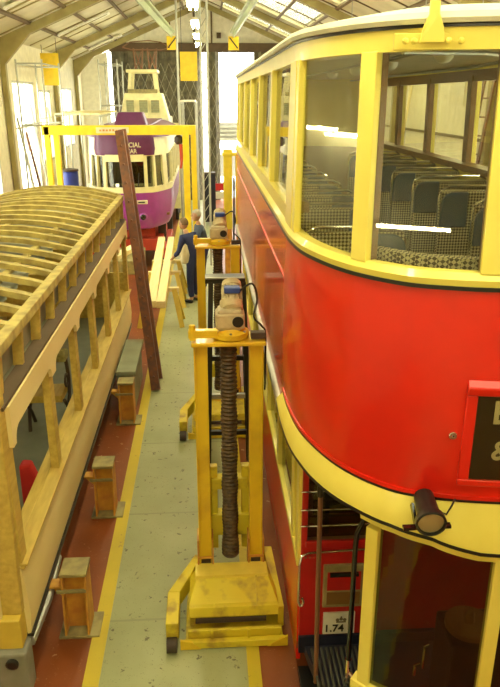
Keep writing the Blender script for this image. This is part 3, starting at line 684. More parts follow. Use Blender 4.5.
# ================================================================== TIMBER-FRAMED TRAM BODY ON THE LEFT
T2 = thing('tram_body_frame', (-1.3, 4.0, .5), 'unpainted timber tram body with bare ribbed roof, propped along the left side', 'tram body')
XR, XL = -1.3, -3.35; YA, YB = 4.0, 11.15; XM = (XR+XL)/2
def part2(mb, name, m, **k): return mb.build(name, m, T2, **k)
for s in (0, 1):
    g = (lambda x: x) if s == 0 else (lambda x: 2*XM-x)
    def bx(m, xa, xb, *r):
        a, b = sorted((g(xa), g(xb))); m.box(a, b, *r)
    # lower side panel, curved outwards slightly at the bottom
    m = MB(); prof = [(-1.325, .52), (-1.30, .53), (-1.285, .7), (-1.29, .85), (-1.315, 1.09), (-1.335, 1.09)]
    a = [(g(x), YA, z) for x, z in prof]; m.prism(a, (0, YB-YA, 0)); part2(m, 'side_panel', 'pale', smooth=True)
    m = MB(); bx(m, -1.38, -1.265, YA, YB, 1.09, 1.112); bx(m, -1.34, -1.285, YA, YB, 1.065, 1.09); part2(m, 'sill_rail', 'wood', bevel=.006)
    m = MB(); bx(m, -1.47, -1.38, YA, YB, 1.05, 1.11); part2(m, 'inner_sill', 'wood', bevel=.006)
    m = MB(); bx(m, -1.33, -1.285, YA, YB, .50, .525); part2(m, 'black_rubbing_strip', 'black')
    m = MB(); bx(m, -1.37, -1.30, YA, YB, .44, .50); part2(m, 'solebar', 'dullgrey', bevel=.005)
    # pillars
    ys = [4.07, 5.35, 6.5, 7.65, 8.8, 9.95, 11.08]
    for i, y in enumerate(ys):
        m = MB(); w = .075 if i else .08
        m.hexa([(g(-1.37), y-w*.8, 1.11), (g(-1.30), y-w*.8, 1.11), (g(-1.30), y+w*.8, 1.11), (g(-1.37), y+w*.8, 1.11)], [(g(-1.37), y-w, 2.1), (g(-1.31), y-w, 2.1), (g(-1.31), y+w, 2.1), (g(-1.37), y+w, 2.1)])
        part2(m, 'window_post', 'wood', bevel=.006)
    # arched fascia: rail with rounded corners between posts
    m = MB()
    for a, b in zip(ys[:-1], ys[1:]):
        a2, b2 = a+.07, b-.07; r = .10; z0, z1 = 2.06, 2.25
        poly = [(a, z1), (a, z0-r), (a2, z0-r)]+[(a2+r-r*math.cos(t*PI/12), z0-r+r*math.sin(t*PI/12)) for t in range(1, 7)]+[(b2-r+r*math.sin(t*PI/12), z0-r+r*math.cos(t*PI/12)) for t in range(0, 6)]+[(b2, z0-r), (b, z0-r), (b, z1)]
        m.prism([(g(-1.275), y, z) for y, z in poly], ((-.03 if s == 0 else .03), 0, 0))
    part2(m, 'arched_fascia', 'pale')
    m = MB(); bx(m, -1.40, -1.29, YA, YB, 2.25, 2.275); part2(m, 'fascia_cap', 'lintel')
    m = MB(); bx(m, -1.46, -1.43, YA, YB, 2.27, 2.54); part2(m, 'ventilator_back', 'greyboard')
    for i in range(13):
        y = YA+.2+i*.55
        m = MB(); m.hexa([(g(-1.42), y, 2.27), (g(-1.35), y, 2.27), (g(-1.35), y+.045, 2.27), (g(-1.42), y+.045, 2.27)], [(g(-1.40), y, 2.57), (g(-1.33), y, 2.57), (g(-1.33), y+.045, 2.57), (g(-1.40), y+.045, 2.57)]); part2(m, 'roof_stud', 'wood')
    m = MB()
    m.beam((g(-1.345), YA-.15, 2.60), (g(-1.345), YB, 2.60), .085, .08); er = part2(m, 'roof_edge_rail', 'ribwood', bevel=.008)
# roof ribs
def zr(x): t = (x-XM)/((XR-XL)/2-.04); return 2.62+.14*(1-t*t)
for i in range(21):
    y = YA-.05+i*.355+random.uniform(-.02, .02)
    w = .075+random.uniform(-.012, .014); m = MB(); n = 14; xs = [XL+.05+(XR-.05-XL-.05)*k/n for k in range(n+1)]
    lo, hi = [], []
    jz = random.uniform(-.008, .012)
    for k in range(n):
        x0, x1 = xs[k], xs[k+1]
        m.hexa([(x0, y-w/2, zr(x0)-.05+jz), (x1, y-w/2, zr(x1)-.05+jz), (x1, y+w/2, zr(x1)-.05+jz), (x0, y+w/2, zr(x0)-.05+jz)], [(x0, y-w/2, zr(x0)+jz), (x1, y-w/2, zr(x1)+jz), (x1, y+w/2, zr(x1)+jz), (x0, y+w/2, zr(x0)+jz)])
    part2(m, 'roof_rib', 'ribwood')
    if i < 20:   # short blocking piece behind the edge rail
        m = MB(); m.box(XR-.30, XR-.09, y+.03, y+.09, 2.55, 2.61); part2(m, 'blocking_piece', 'wood')
# grey lining below ribs
m = MB(); n = 12; xs = [XL+.3+(XR-.32-XL-.3)*k/n for k in range(n+1)]
m.add([(x, y, zr(x)-.07) for y in (YA, YB) for x in xs], [(k, k+1, n+2+k, n+1+k) for k in range(n)]); m.add([(x, y, zr(x)-.12) for y in (YA, YB) for x in xs], [(k, k+1, n+2+k, n+1+k) for k in range(n)]); part2(m, 'roof_lining_board', 'greyboard')
m = MB()
for x in (-2.9, -2.3, -1.75): m.box(x-.03, x+.03, YA, YB, zr(x)-.10, zr(x)-.045)
part2(m, 'roof_stringer', 'ribwood')
# end bow
m = MB(); n = 12; pts = [(XL+.05+(XR-XL-.1)*k/n) for k in range(n+1)]
for k in range(n):
    x0, x1 = pts[k], pts[k+1]; b0 = .12*(1-((x0-XM)/1.02)**2); b1 = .12*(1-((x1-XM)/1.02)**2)
    m.hexa([(x0, YB+b0, zr(x0)-.13), (x1, YB+b1, zr(x1)-.13), (x1, YB+b1+.07, zr(x1)-.13), (x0, YB+b0+.07, zr(x0)-.13)], [(x0, YB+b0, zr(x0)+.02), (x1, YB+b1, zr(x1)+.02), (x1, YB+b1+.07, zr(x1)+.02), (x0, YB+b0+.07, zr(x0)+.02)])
part2(m, 'end_bow', 'ribwood')
m = MB(); m.box(XL, XR-.02, YB-.04, YB, .5, 1.4); m.box(XL, XR-.02, YB-.04, YB, 2.0, 2.6); part2(m, 'far_end_panel', 'wood')
m = MB(); m.box(XL+.05, XR-.08, YA+.05, YB-.05, .60, .64); part2(m, 'body_floor', 'greyfloor')
# near end: thick corner post, end panel, grey beam with bolt hole
m = MB(); m.hexa([(-1.50, YA-.06, .74), (-1.325, YA-.06, .74), (-1.325, YA+.08, .74), (-1.50, YA+.08, .74)], [(-1.45, YA-.04, 2.57), (-1.30, YA-.04, 2.57), (-1.30, YA+.08, 2.57), (-1.45, YA+.08, 2.57)]); part2(m, 'corner_post', 'wood', bevel=.008)
m = MB(); m.box(XL, -1.455, YA-.10, YA-.065, .74, 1.15); part2(m, 'end_board', 'pale')
m = MB(); m.box(XL, -1.33, YA-.12, YA+.02, .50, .74); part2(m, 'end_sill', 'endwood', bevel=.01)
m = MB(); m.box(XL, -1.30, YA-.17, YA-.0, .12, .50); eb = part2(m, 'end_beam', 'dullgrey', bevel=.02)
m = MB(); m.lathe((-1.40, YA-.17, .42), [(.045, 0), (.045, .012), (.03, .02)], 14, (0, -1, 0)); m.build('bolt', 'black', eb)
m = MB(); m.tube([(-1.31, YA, .45), (-1.30, YA+.5, .40), (-1.32, YA+1.0, .42)], .035, 8); part2(m, 'curved_bracket', 'steel')
# old seat frame standing inside
t = thing('seat_frame', (-1.85, 5.7, .64), 'worn green cushioned tram seat with scrolled iron side inside the timber body', 'seat')
m = MB(); m.box(-2.12, -1.66, 5.75, 5.95, 1.42, 1.52); m.build('cushion', 'cushion', t, bevel=.02)
m = MB(); m.box(-2.1, -1.7, 5.6, 5.95, 1.02, 1.10); m.build('seat_board', 'wood', t, bevel=.01)
for x in (-2.1, -1.68):
    m = MB(); m.tube([(x, 5.7, .64), (x, 5.75, .85), (x, 5.9, 1.0), (x, 5.92, 1.2), (x, 5.85, 1.44)], .02, 8); m.tube([(x, 5.95, .64), (x, 5.85, .8), (x, 5.72, .95), (x, 5.62, 1.04)], .02, 8)
    m.tube([(x, 5.8+.07*math.cos(a*.5), 1.2+.07*math.sin(a*.5)) for a in range(12)], .012, 6); m.build('iron_leg', 'shelf', t, smooth=True)
t.location += Vector((.12, 1.25, -.0))
m = MB(); m.add([(-1.60, 5.15, 1.22), (-1.52, 5.2, 1.2), (-1.46, 5.26, .95), (-1.62, 5.2, .64), (-1.60, 5.28, 1.22), (-1.52, 5.3, 1.2), (-1.45, 5.36, .9), (-1.62, 5.32, .64)], [(0, 1, 2, 3), (7, 6, 5, 4), (0, 4, 5, 1), (1, 5, 6, 2), (2, 6, 7, 3), (3, 7, 4, 0)])
single(m, 'red_cloth', 'redcloth', (-1.56, 5.22, .64), 'small red cloth bundle inside the timber body by its near window', 'cloth', bevel=.02)

# ================================================================== JACK STANDS
js = thing('jack_stand', (-1.1, 4.62, 0), '', 'stand', 'orange jack stands')
def js_parts():
    x0, y0 = -1.1, 4.62
    m = MB(); m.box(x0-.15, x0+.17, y0-.12, y0+.16, 0, .025); m.build('base_plate', 'olive', js, bevel=.004)
    m = MB(); m.box(x0-.11, x0+.10, y0-.08, y0+.14, .56, .59); m.build('top_plate', 'olive', js, bevel=.004)
    for dx in (-.095, .085):
        m = MB(); m.hexa([(x0+dx-.008, y0-.11, .025), (x0+dx+.008, y0-.11, .025), (x0+dx+.008, y0+.12, .025), (x0+dx-.008, y0+.12, .025)], [(x0+dx-.008, y0-.07, .56), (x0+dx+.008, y0-.07, .56), (x0+dx+.008, y0+.12, .56), (x0+dx-.008, y0+.12, .56)]); m.build('side_web', 'orange', js)
    m = MB(); m.box(x0-.09, x0+.08, y0+.0, y0+.02, .02, .56); m.build('back_web', 'orange', js)
    m = MB(); m.box(x0-.14, x0+.09, y0-.09, y0-.07, .42, .445); m.build('cross_flange', 'olive', js)
    m = MB(); m.prism([(x0-.09, y0-.02, .44), (x0-.21, y0-.02, .44), (x0-.09, y0-.02, .32)], (0, .015, 0)); m.box(x0-.21, x0-.09, y0-.05, y0+.05, .44, .46); m.build('bracket_arm', 'orange', js)
js_parts()
for i, (x, y, lb) in enumerate(((-1.1, 4.62, 'orange steel jack stand nearest the camera beside the timber tram'), (-1.1, 6.3, 'orange steel jack stand in the middle of the red strip'), (-1.1, 8.45, 'orange steel jack stand farther along, in front of the grey block'))):
    o = js if i == 0 else copy_tree(js); o.location = (x, y, 0); o['label'] = lb
m = MB(); m.box(-1.26, -1.04, 8.75, 10.0, .0, .56); m.box(-1.26, -1.0, 8.7, 10.03, .56, .62); single(m, 'support_block', 'greyboard2', (-1.18, 9.35, 0), 'long grey slab block beside the timber tram behind the stands', 'block', bevel=.01)

# ================================================================== LADDER
t = thing('ladder', (-.86, 9.4, 0), 'dark brown wooden ladder leaning on far end of timber tram', 'ladder')
A = Vector((-.80, 9.45, .02)); B = Vector((-1.33, 11.35, 3.6)); dv = Vector((.01, .42, 0))
for q, nm in ((0, 0), (1, 1)):
    m = MB(); m.beam(A+dv*q, B+dv*q*.8, .07, .13, up=(1, 0, .2)); m.build('stile', 'brownpaint', t, bevel=.006)
for k in range(13):
    f_ = (k+.7)/13.5; m = MB(); a = A.lerp(B, f_); b = (A+dv).lerp(B+dv*.8, f_); e = (a-b).normalized()*.06; m.tube([a+e, b-e], .016, 8); m.build('rung', 'brownpaint', t)

# ================================================================== COLUMN LIFTS
def make_lift(x0, y0, label):
    """x0 = centre of columns, y0 = front face of columns"""
    t = thing('column_lift', (x0, y0-.05, 0), label, 'vehicle lift', 'yellow column lifts')
    P = lambda mb, n, m, par=t, **k: mb.build(n, m, par, **k)
    for s in (-1, 1):
        m = MB(); xa, xb = sorted((x0+s*.16, x0+s*.265)); m.box(xa, xb, y0, y0+.13, .3, 2.34); m.box(xa+(.0 if s < 0 else .09), xb-(.09 if s < 0 else .0), y0-.02, y0+.15, .3, 2.34); c = P(m, 'column', 'yellow', bevel=.005)
        m = MB(); m.box(xa-.015, xb+.015, y0-.03, y0-.02, .44, .46); m.box(xa-.015, xa-.003, y0-.03, y0+.16, .3, .62); m.box(xb+.003, xb+.015, y0-.03, y0+.16, .3, .62); m.build('column_clamp', 'orange', c)
        m = MB(); m.box(xa+.01, xb-.01, y0-.012, y0-.004, .3, .44); m.build('slot', 'shelf', c)
    m = MB(); m.box(x0-.28, x0+.28, y0-.05, y0+.22, 2.34, 2.37); P(m, 'top_plate', 'yellow', bevel=.006)
    m = MB(); m.box(x0-.30, x0-.08, y0-.02, y0+.04, 2.40, 2.46); m.lathe((x0-.27, y0, 2.38), [(.025, 0), (.025, .12), (.01, .125)], 10); P(m, 'torque_arm', 'yellow', bevel=.004)
    m = MB(); m.lathe((x0+.02, y0+.1, 2.38), [(.14, 0), (.14, .04), (.11, .05), (.09, .07)], 24); fl_ = P(m, 'flange', 'yellow', smooth=True)
    for a in range(6):
        m = MB(); m.lathe((x0+.02+.12*math.cos(a*PI/3+.5), y0+.1+.12*math.sin(a*PI/3+.5), 2.42), [(.01, 0), (.01, .012)], 6); m.build('bolt', 'steel', fl_)
    # gearbox and motor
    m = MB(); m.box(x0-.12, x0+.15, y0-.01, y0+.21, 2.47, 2.62); m.box(x0-.10, x0+.12, y0+.0, y0+.2, 2.45, 2.65); gb = P(m, 'gearbox', 'beige', bevel=.02)
    m = MB(); m.lathe((x0+.085, y0-.01, 2.545), [(.052, 0), (.052, .006), (.047, .008)], 22, (0, -1, 0)); m.build('shaft_cover', 'black', gb)
    m = MB(); m.lathe((x0+.03, y0+.15, 2.62), [(.105, 0), (.108, .04), (.105, .08)], 20, (0, .5, .85)); m.build('mounting_ring', 'beige', gb, smooth=True)
    ax = Vector((0, .75, .66)); c0 = Vector((x0+.04, y0+.12, 2.62))
    m = MB(); m.lathe(c0, [(.07, -.02), (.10, .0), (.10, .05), (.085, .06), (.085, .24), (.095, .25), (.09, .30), (.05, .31)], 24, ax); mo = P(m, 'motor', 'beige', smooth=True)
    m = MB()
    for k in range(10):
        a = k*PI/9
        d = Vector((math.cos(a), -.66*math.sin(a), .75*math.sin(a))); m.beam(c0+ax*.07+d*.088, c0+ax*.24+d*.088, .005, .022, up=tuple(d))
    m.build('cooling_fin', 'beige', mo)
    m = MB(); m.box(x0-.035, x0+.115, y0+.14, y0+.24, 2.77, 2.83); m.build('terminal_box', 'blue', mo, bevel=.012)
    for o_ in (gb, mo): o_.scale = (.82,)*3; o_.location = Vector((.02, .15, 2.38))*.18
    m = MB(); pts = [(x0+.09, y0+.2, 2.70), (x0+.19, y0+.2, 2.76), (x0+.23, y0+.18, 2.65), (x0+.20, y0+.12, 2.52), (x0+.26, y0+.1, 2.45), (x0+.29, y0+.12, 2.36), (x0+.29, y0+.15, 1.9)]
    pts = cmr([pts[0]]+pts+[pts[-1]], 5); m.tube(pts, .008, 8); P(m, 'power_cable', 'rubber', smooth=True)
    m = MB(); m.box(x0+.17, x0+.28, y0, y0+.07, 2.38, 2.43); P(m, 'limit_switch', 'shelf', bevel=.005)
    # bellows over the screw
    prof = []; n = 58
    for k in range(n):
        z = .42+(2.33-.42)*k/n; dz = (2.33-.42)/n; r = .058+.004*math.sin(k*.7)+.008*max(0, 1-k/8)
        prof += [(r, z), (r+.009, z+dz*.4), (r-.005, z+dz*.85)]
    m = MB(); m.lathe((x0-.0, y0+.06, 0), prof, 18); P(m, 'screw_bellows', 'bellows', smooth=False)
    # carriage behind the columns
    m = MB(); m.box(x0-.2, x0+.24, y0+.14, y0+.26, .55, .75); m.box(x0-.15, x0+.15, y0+.14, y0+.24, 1.0, 1.1); m.box(x0-.24, x0-.1, y0+.17, y0+.24, .4, 1.2); m.box(x0+.1, x0+.24, y0+.17, y0+.24, .4, 1.2); P(m, 'carriage', 'yellowbase', bevel=.006)
    # base
    bx0, bx1 = x0-.40, x0+.415; yf = y0-.58; yb = y0-.03
    m = MB()
    m.hexa([(bx0, yf, .01), (bx1, yf, .01), (bx1-.0, yf+.05, .01), (bx0, yf+.05, .01)], [(bx0+.01, yf, .07), (bx1-.01, yf, .07), (bx1-.01, yf+.05, .07), (bx0+.01, yf+.05, .07)])
    m.box(bx0+.02, bx1-.02, yf+.04, y0+.4, .02, .05)
    m.hexa([(bx0+.04, yf+.06, .05), (bx1-.04, yf+.06, .05), (bx1-.04, yf+.09, .05), (bx0+.04, yf+.09, .05)], [(bx0+.04, yf+.05, .14), (bx1-.04, yf+.05, .14), (bx1-.04, yf+.08, .14), (bx0+.04, yf+.08, .14)])
    P(m, 'base_frame', 'yellowbase', bevel=.005)
    m = MB()   # sloping housing
    m.hexa([(bx0+.05, yf+.14, .19), (bx1-.05, yf+.14, .19), (bx1-.05, yb, .19), (bx0+.05, yb, .19)], [(bx0+.05, yf+.16, .27), (bx1-.05, yf+.16, .27), (bx1-.05, yb, .27), (bx0+.05, yb, .27)])
    m.hexa([(bx0+.05, yf+.20, .27), (bx1-.05, yf+.20, .27), (bx1-.05, yb, .27), (bx0+.05, yb, .27)], [(x0-.28, yb-.11, .37), (x0+.29, yb-.11, .37), (x0+.29, yb, .37), (x0-.28, yb, .37)])
    P(m, 'sloping_housing', 'yellowbase', bevel=.005)
    m = MB(); m.box(x0-.30, x0+.30, yb-.14, yb+.02, .37, .385); m.box(x0-.30, x0+.30, yb-.145, yb-.135, .31, .385); P(m, 'head_plate', 'head_highlight', bevel=.004)
    m = MB(); m.box(bx0+.1, bx1-.15, yf+.12, yf+.135, .15, .19); P(m, 'slot', 'shelf')
    for dx in (-.15, .2):
        m = MB(); m.hexa([(x0+dx-.008, yf+.16, .27), (x0+dx+.008, yf+.16, .27), (x0+dx+.008, yb, .27), (x0+dx-.008, yb, .27)], [(x0+dx-.008, yb-.14, .37), (x0+dx+.008, yb-.14, .37), (x0+dx+.008, yb, .37), (x0+dx-.008, yb, .37)]); P(m, 'stiffener', 'yellowbase')
    for dx in (-.17, .12):
        m = MB(); m.box(x0+dx-.01, x0+dx+.01, yf+.03, yf+.055, .06, .15); P(m, 'lug', 'yellowbase')
    m = MB(); m.prism([(bx0-.02, yf-.005, .01), (bx0+.14, yf-.005, .01), (bx0+.07, yf-.005, .08), (bx0-.02, yf-.005, .1)], (0, .02, 0)); P(m, 'corner_gusset', 'yellow'); m = MB(); m.prism([(bx1+.01, yf-.005, .01), (bx1-.15, yf-.005, .01), (bx1-.08, yf-.005, .06), (bx1+.01, yf-.005, .1)], (0, .02, 0)); P(m, 'corner_gusset', 'yellow')
    for s, xx in ((-1, bx0), (1, bx1)):
        m = MB()
        if s < 0:
            m.box(bx0-.13, bx0-.03, yf+.03, yf+.40, .10, .24)
            m.hexa([(bx0-.13, yf+.40, .10), (bx0-.03, yf+.40, .10), (x0-.26, yb+.1, .2), (x0-.30, yb+.16, .2)], [(bx0-.13, yf+.40, .24), (bx0-.03, yf+.40, .24), (x0-.26, yb+.1, .38), (x0-.30, yb+.16, .38)])
            oa = P(m, 'outrigger_arm', 'yellowbase', bevel=.006)
            m = MB(); m.lathe((bx0-.125, yf-.0, .062), [(.01, -.001), (.06, 0), (.06, .08), (.01, .081)], 18, (1, 0, 0)); m.build('wheel', 'shelf', oa, smooth=True)
        else:
            m.hexa([(bx1-.05, yf+.2, .02), (bx1+.0, yf+.2, .02), (x0+.36, yb+.2, .02), (x0+.28, yb+.2, .02)], [(bx1-.05, yf+.2, .22), (bx1+.0, yf+.2, .22), (x0+.36, yb+.2, .4), (x0+.28, yb+.2, .4)]); P(m, 'outrigger_arm', 'yellowbase', bevel=.006)
    return t
L1 = make_lift(.145, 4.90, 'yellow column lift nearest the camera with beige gearbox motor on top')
L2 = copy_tree(L1); L2.location = (.13, 8.4, 0); L2['label'] = 'second yellow column lift, just behind the black trestle'
# black trestle between the lifts
t = thing('steel_trestle', (.2, 7.1, 0), 'tall black flat-topped steel trestle standing between the first two lifts', 'trestle')
m = MB(); m.box(-.03, .39, 6.98, 7.22, 2.27, 2.32); m.build('top_rail', 'black', t, bevel=.005)
m = MB(); m.box(-.02, .38, 6.97, 6.99, 2.32, 2.335); m.build('top_edge', 'steel', t)
for s in (-1, 1):
    for y in (7.0, 7.2):
        m = MB(); m.beam((.2+s*.17, y, 2.28), (.2+s*.24, y+(.12 if y > 7.1 else -.12), 0), .05, .05, up=(0, 1, 0)); m.build('leg', 'black', t)
for z in (.5, .95, 1.4):
    m = MB(); m.box(-.01, .41, 7.0, 7.05, z, z+.05); m.build('cross_bar', 'black' if z != .95 else 'steel', t)
# tall lime lifting column far behind
t = thing('lifting_column', (.52, 14.2, 0), 'tall lime yellow twin-post lifting column beside far end of red tram', 'lifting column')
for x, w, z1 in ((.36, .17, 3.12), (.60, .12, 3.0)):
    m = MB(); m.box(x, x+w, 14.1, 14.3, 1.55, z1); m.build('upper_post', 'lime', t, bevel=.01)
    m = MB(); m.box(x+.01, x+w-.01, 14.11, 14.29, 0, 1.55); m.build('lower_post', 'orange', t, bevel=.01)
m = MB(); m.box(.34, .76, 14.08, 14.32, 3.0, 3.06); m.build('cap_plate', 'lime', t, bevel=.01)
m = MB(); m.box(.25, .8, 13.9, 14.5, 0, .08); m.build('base_plate', 'orange', t)
m = MB(); m.tube([(.56, 14.05, 2.6), (.56, 14.02, 2.3), (.55, 14.05, 1.3)], .02, 8); m.build('cable', 'black', t)

# ================================================================== TIMBERS ON TRESTLES
pl = [(-1.02, 11.2, .0, 'pale new timber plank on trestles, left of the three', .15), (-.86, 11.15, 0, 'pale new timber plank on trestles, middle of the three', .07), (-.77, 11.25, .0, 'pale new timber plank on trestles, right of the three', .13)]
pl = [((-.97, 11.35), (-1.12, 17.1), .17, .72, 'widest pale new timber plank on trestles, left of the pair'), ((-.80, 11.25), (-.88, 17.0), .15, .74, 'pale new timber plank with dark knots, right of the pair')]
for a, b, w, z, lb in pl:
    m = MB(); m.beam((a[0], a[1], z+.06), (b[0], b[1], z+.06), w, .12); o = single(m, 'timber_plank', 'plank', (a[0], a[1], z), lb, 'plank', 'timber planks on the trestles', bevel=.005)
for a, b, w, z, lb in (((-1.62, 14.6), (-1.35, 17.), .16, 1.3, 'short white board stack lying under the purple tram front, left board'), ((-1.42, 14.7), (-1.2, 17.), .12, 1.32, 'short white board stack lying under the purple tram front, right board')):
    pass
def trestle(y, lb):
    t = thing('saw_trestle', (-.85, y, 0), lb, 'trestle', 'wooden saw trestles')
    m = MB(); m.box(-1.22, -.55, y-.05, y+.05, .64, .715); m.build('top_beam', 'plank', t, bevel=.005)
    for s in (-1, 1):
        for q in (-1, 1):
            m = MB(); x = -.9+s*.26; m.beam((x, y+q*.03, .68), (x+s*.14, y+q*.28, .0), .05, .09, up=(1, 0, 0)); m.build('leg', 'endwood', t)
    for s in (-1, 1):
        m = MB(); x = -.9+s*.33; m.beam((x, y-.17, .3), (x, y+.17, .3), .02, .06); m.build('brace', 'endwood', t)
for y, lb in ((12.7, 'wooden saw trestle under near end of the planks'), (14.0, 'wooden saw trestle under middle of the planks beside the worker'), (15.05, 'wooden saw trestle under far end of the planks')): trestle(y, lb)
m = MB(); m.beam((-1.95, 14.3, .94), (-1.55, 15.6, .94), .2, .1); single(m, 'timber_board', 'plank', (-1.95, 14.3, .89), 'short thick white board lying left of the long planks', 'board', bevel=.01)
t = thing('work_bench', (-1.75, 14.9, 0), 'low green work bench carrying the short white board', 'bench')
m = MB(); m.box(-2.05, -1.4, 14.2, 15.6, .6, .89); m.build('bench_top', 'olive', t, bevel=.01)
for x in (-2.0, -1.45):
    for y in (14.25, 15.55): m = MB(); m.box(x-.04, x+.04, y-.04, y+.04, 0, .6); m.build('leg', 'olive', t)

# ================================================================== WORKERS
def skin(nodes, edges, name, m, parent, sub=2):
    me = bpy.data.meshes.new(name); me.from_pydata([Vector(n[0])-ORG for n in nodes], edges, []); o = bpy.data.objects.new(name, me); COL.objects.link(o)
    md = o.modifiers.new('s', 'SKIN'); me.skin_vertices[0].data[0].use_root = True
    for i, n in enumerate(nodes):
        r = n[1]; me.skin_vertices[0].data[i].radius = r if isinstance(r, tuple) else (r, r); me.skin_vertices[0].data[i].use_root = (i == 0)
    sb = o.modifiers.new('d', 'SUBSURF'); sb.levels = sub; sb.render_levels = sub
    dg = bpy.context.evaluated_depsgraph_get(); dg.update(); nm = bpy.data.meshes.new_from_object(o.evaluated_get(dg)); bpy.data.objects.remove(o)
    nm.materials.clear(); nm.materials.append(M[m])
    for p in nm.polygons: p.use_smooth = True
    o = bpy.data.objects.new(name, nm); COL.objects.link(o); o.parent = parent; nm.name = name
    return o
def person(x, y, facing, H, lean, armL, armR, cloth, trousers, hair, label, apron=None):
    """facing = angle of view direction; armL/armR: list of (forward, side, height) for elbow, wrist"""
    t = thing('person', (x, y, 0), label, 'person')
    c, s_ = math.cos(facing), math.sin(facing)
    F = Vector((c, s_, 0)); Rr = Vector((s_, -c, 0)); k = H/1.75
    W = lambda f, r, z: Vector((x, y, 0))+F*f*k+Rr*r*k+Vector((0, 0, z*k))
    l1 = lean
    pel = W(0, 0, .93); ches = W(l1*.5, 0, 1.28); nk = W(l1*.85, 0, 1.46); hd0 = W(l1*1.0+.02, 0, 1.55); hd1 = W(l1*1.1+.03, 0, 1.66)
    nodes = [(pel, (.10, .08)), (W(l1*.25, 0, 1.1), (.09, .07)), (ches, (.10, .075)), (nk, .05), (hd0, .06)]
    edges = [(0, 1), (1, 2), (2, 3), (3, 4)]
    ends = []
    for sgn, arm in ((1, armR), (-1, armL)):
        i = len(nodes); sh = W(l1*.72, sgn*.18, 1.40); el = W(*arm[0]); wr = W(*arm[1]); ha = wr+(wr-el).normalized()*.08*k
        nodes += [(sh, .055), (el, .042), (wr, .028), (ha, (.036, .018))]; edges += [(2, i), (i, i+1), (i+1, i+2), (i+2, i+3)]; ends.append((el, wr, ha, i))
    for sgn in (1, -1):
        i = len(nodes); nodes += [(W(0, sgn*.09, .86), .085), (W(.03, sgn*.10, .48), .058), (W(-.02, sgn*.11, .09), .038), (W(.12, sgn*.12, .03), (.035, .025))]; edges += [(0, i), (i, i+1), (i+1, i+2), (i+2, i+3)]
    # fingers
    for (el, wr, ha, i) in ends:
        d = (wr-el).normalized(); sd = d.cross(Vector((0, 0, 1))).normalized()
        for q in range(4):
            j = len(nodes); b = ha+sd*(.03-.02*q)*k; nodes += [(b+d*.03*k, .009), (b+d*.06*k-Vector((0, 0, .015))*k, .008)]; edges += [(i+3, j), (j, j+1)]
        j = len(nodes); nodes += [(wr+d*.04*k+sd*.045*k, .01), (wr+d*.075*k+sd*.055*k-Vector((0, 0, .01)), .009)]; edges += [(i+2, j), (j, j+1)]
    body = skin(nodes, edges, 'body', 'skin', t)
    # head is part of the body mesh: join an ellipsoid with nose, ears and brow
    hb = bmesh.new(); hb.from_mesh(body.data)
    hc = hd1-ORG
    def ell(cn, r3, seg=16):
        g = bmesh.ops.create_uvsphere(hb, u_segments=seg, v_segments=seg//2+2, radius=1)
        for v in g['verts']:
            q = v.co.copy(); v.co = cn+F*q.x*r3[0]*k+Rr*q.y*r3[1]*k+Vector((0, 0, q.z*r3[2]*k))
        for f_ in {f_ for v in g['verts'] for f_ in v.link_faces}: f_.smooth = True
    ell(hc, (.098, .076, .118)); ell(hc+F*.095*k-Vector((0, 0, .01)), (.022, .014, .024), 8); ell(hc+F*.04*k-Vector((0, 0, .07*k)), (.055, .05, .05), 12)
    for q in (1, -1): ell(hc+Rr*q*.077*k, (.016, .01, .03), 8)
    hb.to_mesh(body.data); hb.free()
    for q in (1, -1):
        m = MB(); e = hd1+F*.085*k+Rr*q*.032*k+Vector((0, 0, .012)); m.lathe(e, [(.010, 0), (.009, .006)], 8, tuple(F)); m.build('eye', 'shoe', t)
    m = MB(); e = hd1+F*.09*k-Vector((0, 0, .06*k)); m.beam(e-Rr*.022, e+Rr*.022, .008, .008); m.build('mouth', 'redcloth', t)
    # hair
    m = MB(); rings = []
    n = 16
    for a in range(7):
        th = a/6*PI*.56; ring = []
        for b in range(n):
            ph = 2*PI*b/n; fx_ = math.sin(th)*math.cos(ph); fy_ = math.sin(th)*math.sin(ph); fz_ = math.cos(th)
            if fx_ > .35: fz_ = max(fz_, .45)
            ring.append(hd1+F*(fx_*.103-.008)*k+Rr*fy_*.084*k+Vector((0, 0, (fz_*.125+.006)*k)))
        rings += ring
    m.add(rings, [(i*n+j, i*n+(j+1) % n, (i+1)*n+(j+1) % n, (i+1)*n+j) for i in range(6) for j in range(n)]); m.build('hair', hair, t, smooth=True)
    # jacket
    g = .022; nodes = [(W(0, 0, .82), (.21, .20)), (W(l1*.25, 0, 1.08), (.165, .165)), (W(l1*.5, 0, 1.28), (.175, .165)), (W(l1*.82, 0, 1.40), (.11, .11)), (W(l1*.9, 0, 1.48), (.07, .07))]; edges = [(0, 1), (1, 2), (2, 3), (3, 4)]
    for sgn, arm in ((1, armR), (-1, armL)):
        i = len(nodes); el = W(*arm[0]); wr = W(*arm[1]); nodes += [(W(l1*.72, sgn*.185, 1.38), .095), (el, .058), (el.lerp(wr, .88), .043)]; edges += [(2, i), (i, i+1), (i+1, i+2)]
    skin(nodes, edges, 'jacket', cloth, t)
    nodes = [(W(l1*.1, 0, 1.05), (.16, .15)), (W(0, 0, .93), (.18, .17))]; edges = [(0, 1)]
    for sgn in (1, -1):
        i = len(nodes); nodes += [(W(0, sgn*.09, .84), .10), (W(.03, sgn*.10, .48), .076), (W(-.015, sgn*.11, .12), .06)]; edges += [(1, i), (i, i+1), (i+1, i+2)]
    skin(nodes, edges, 'trousers', trousers, t)
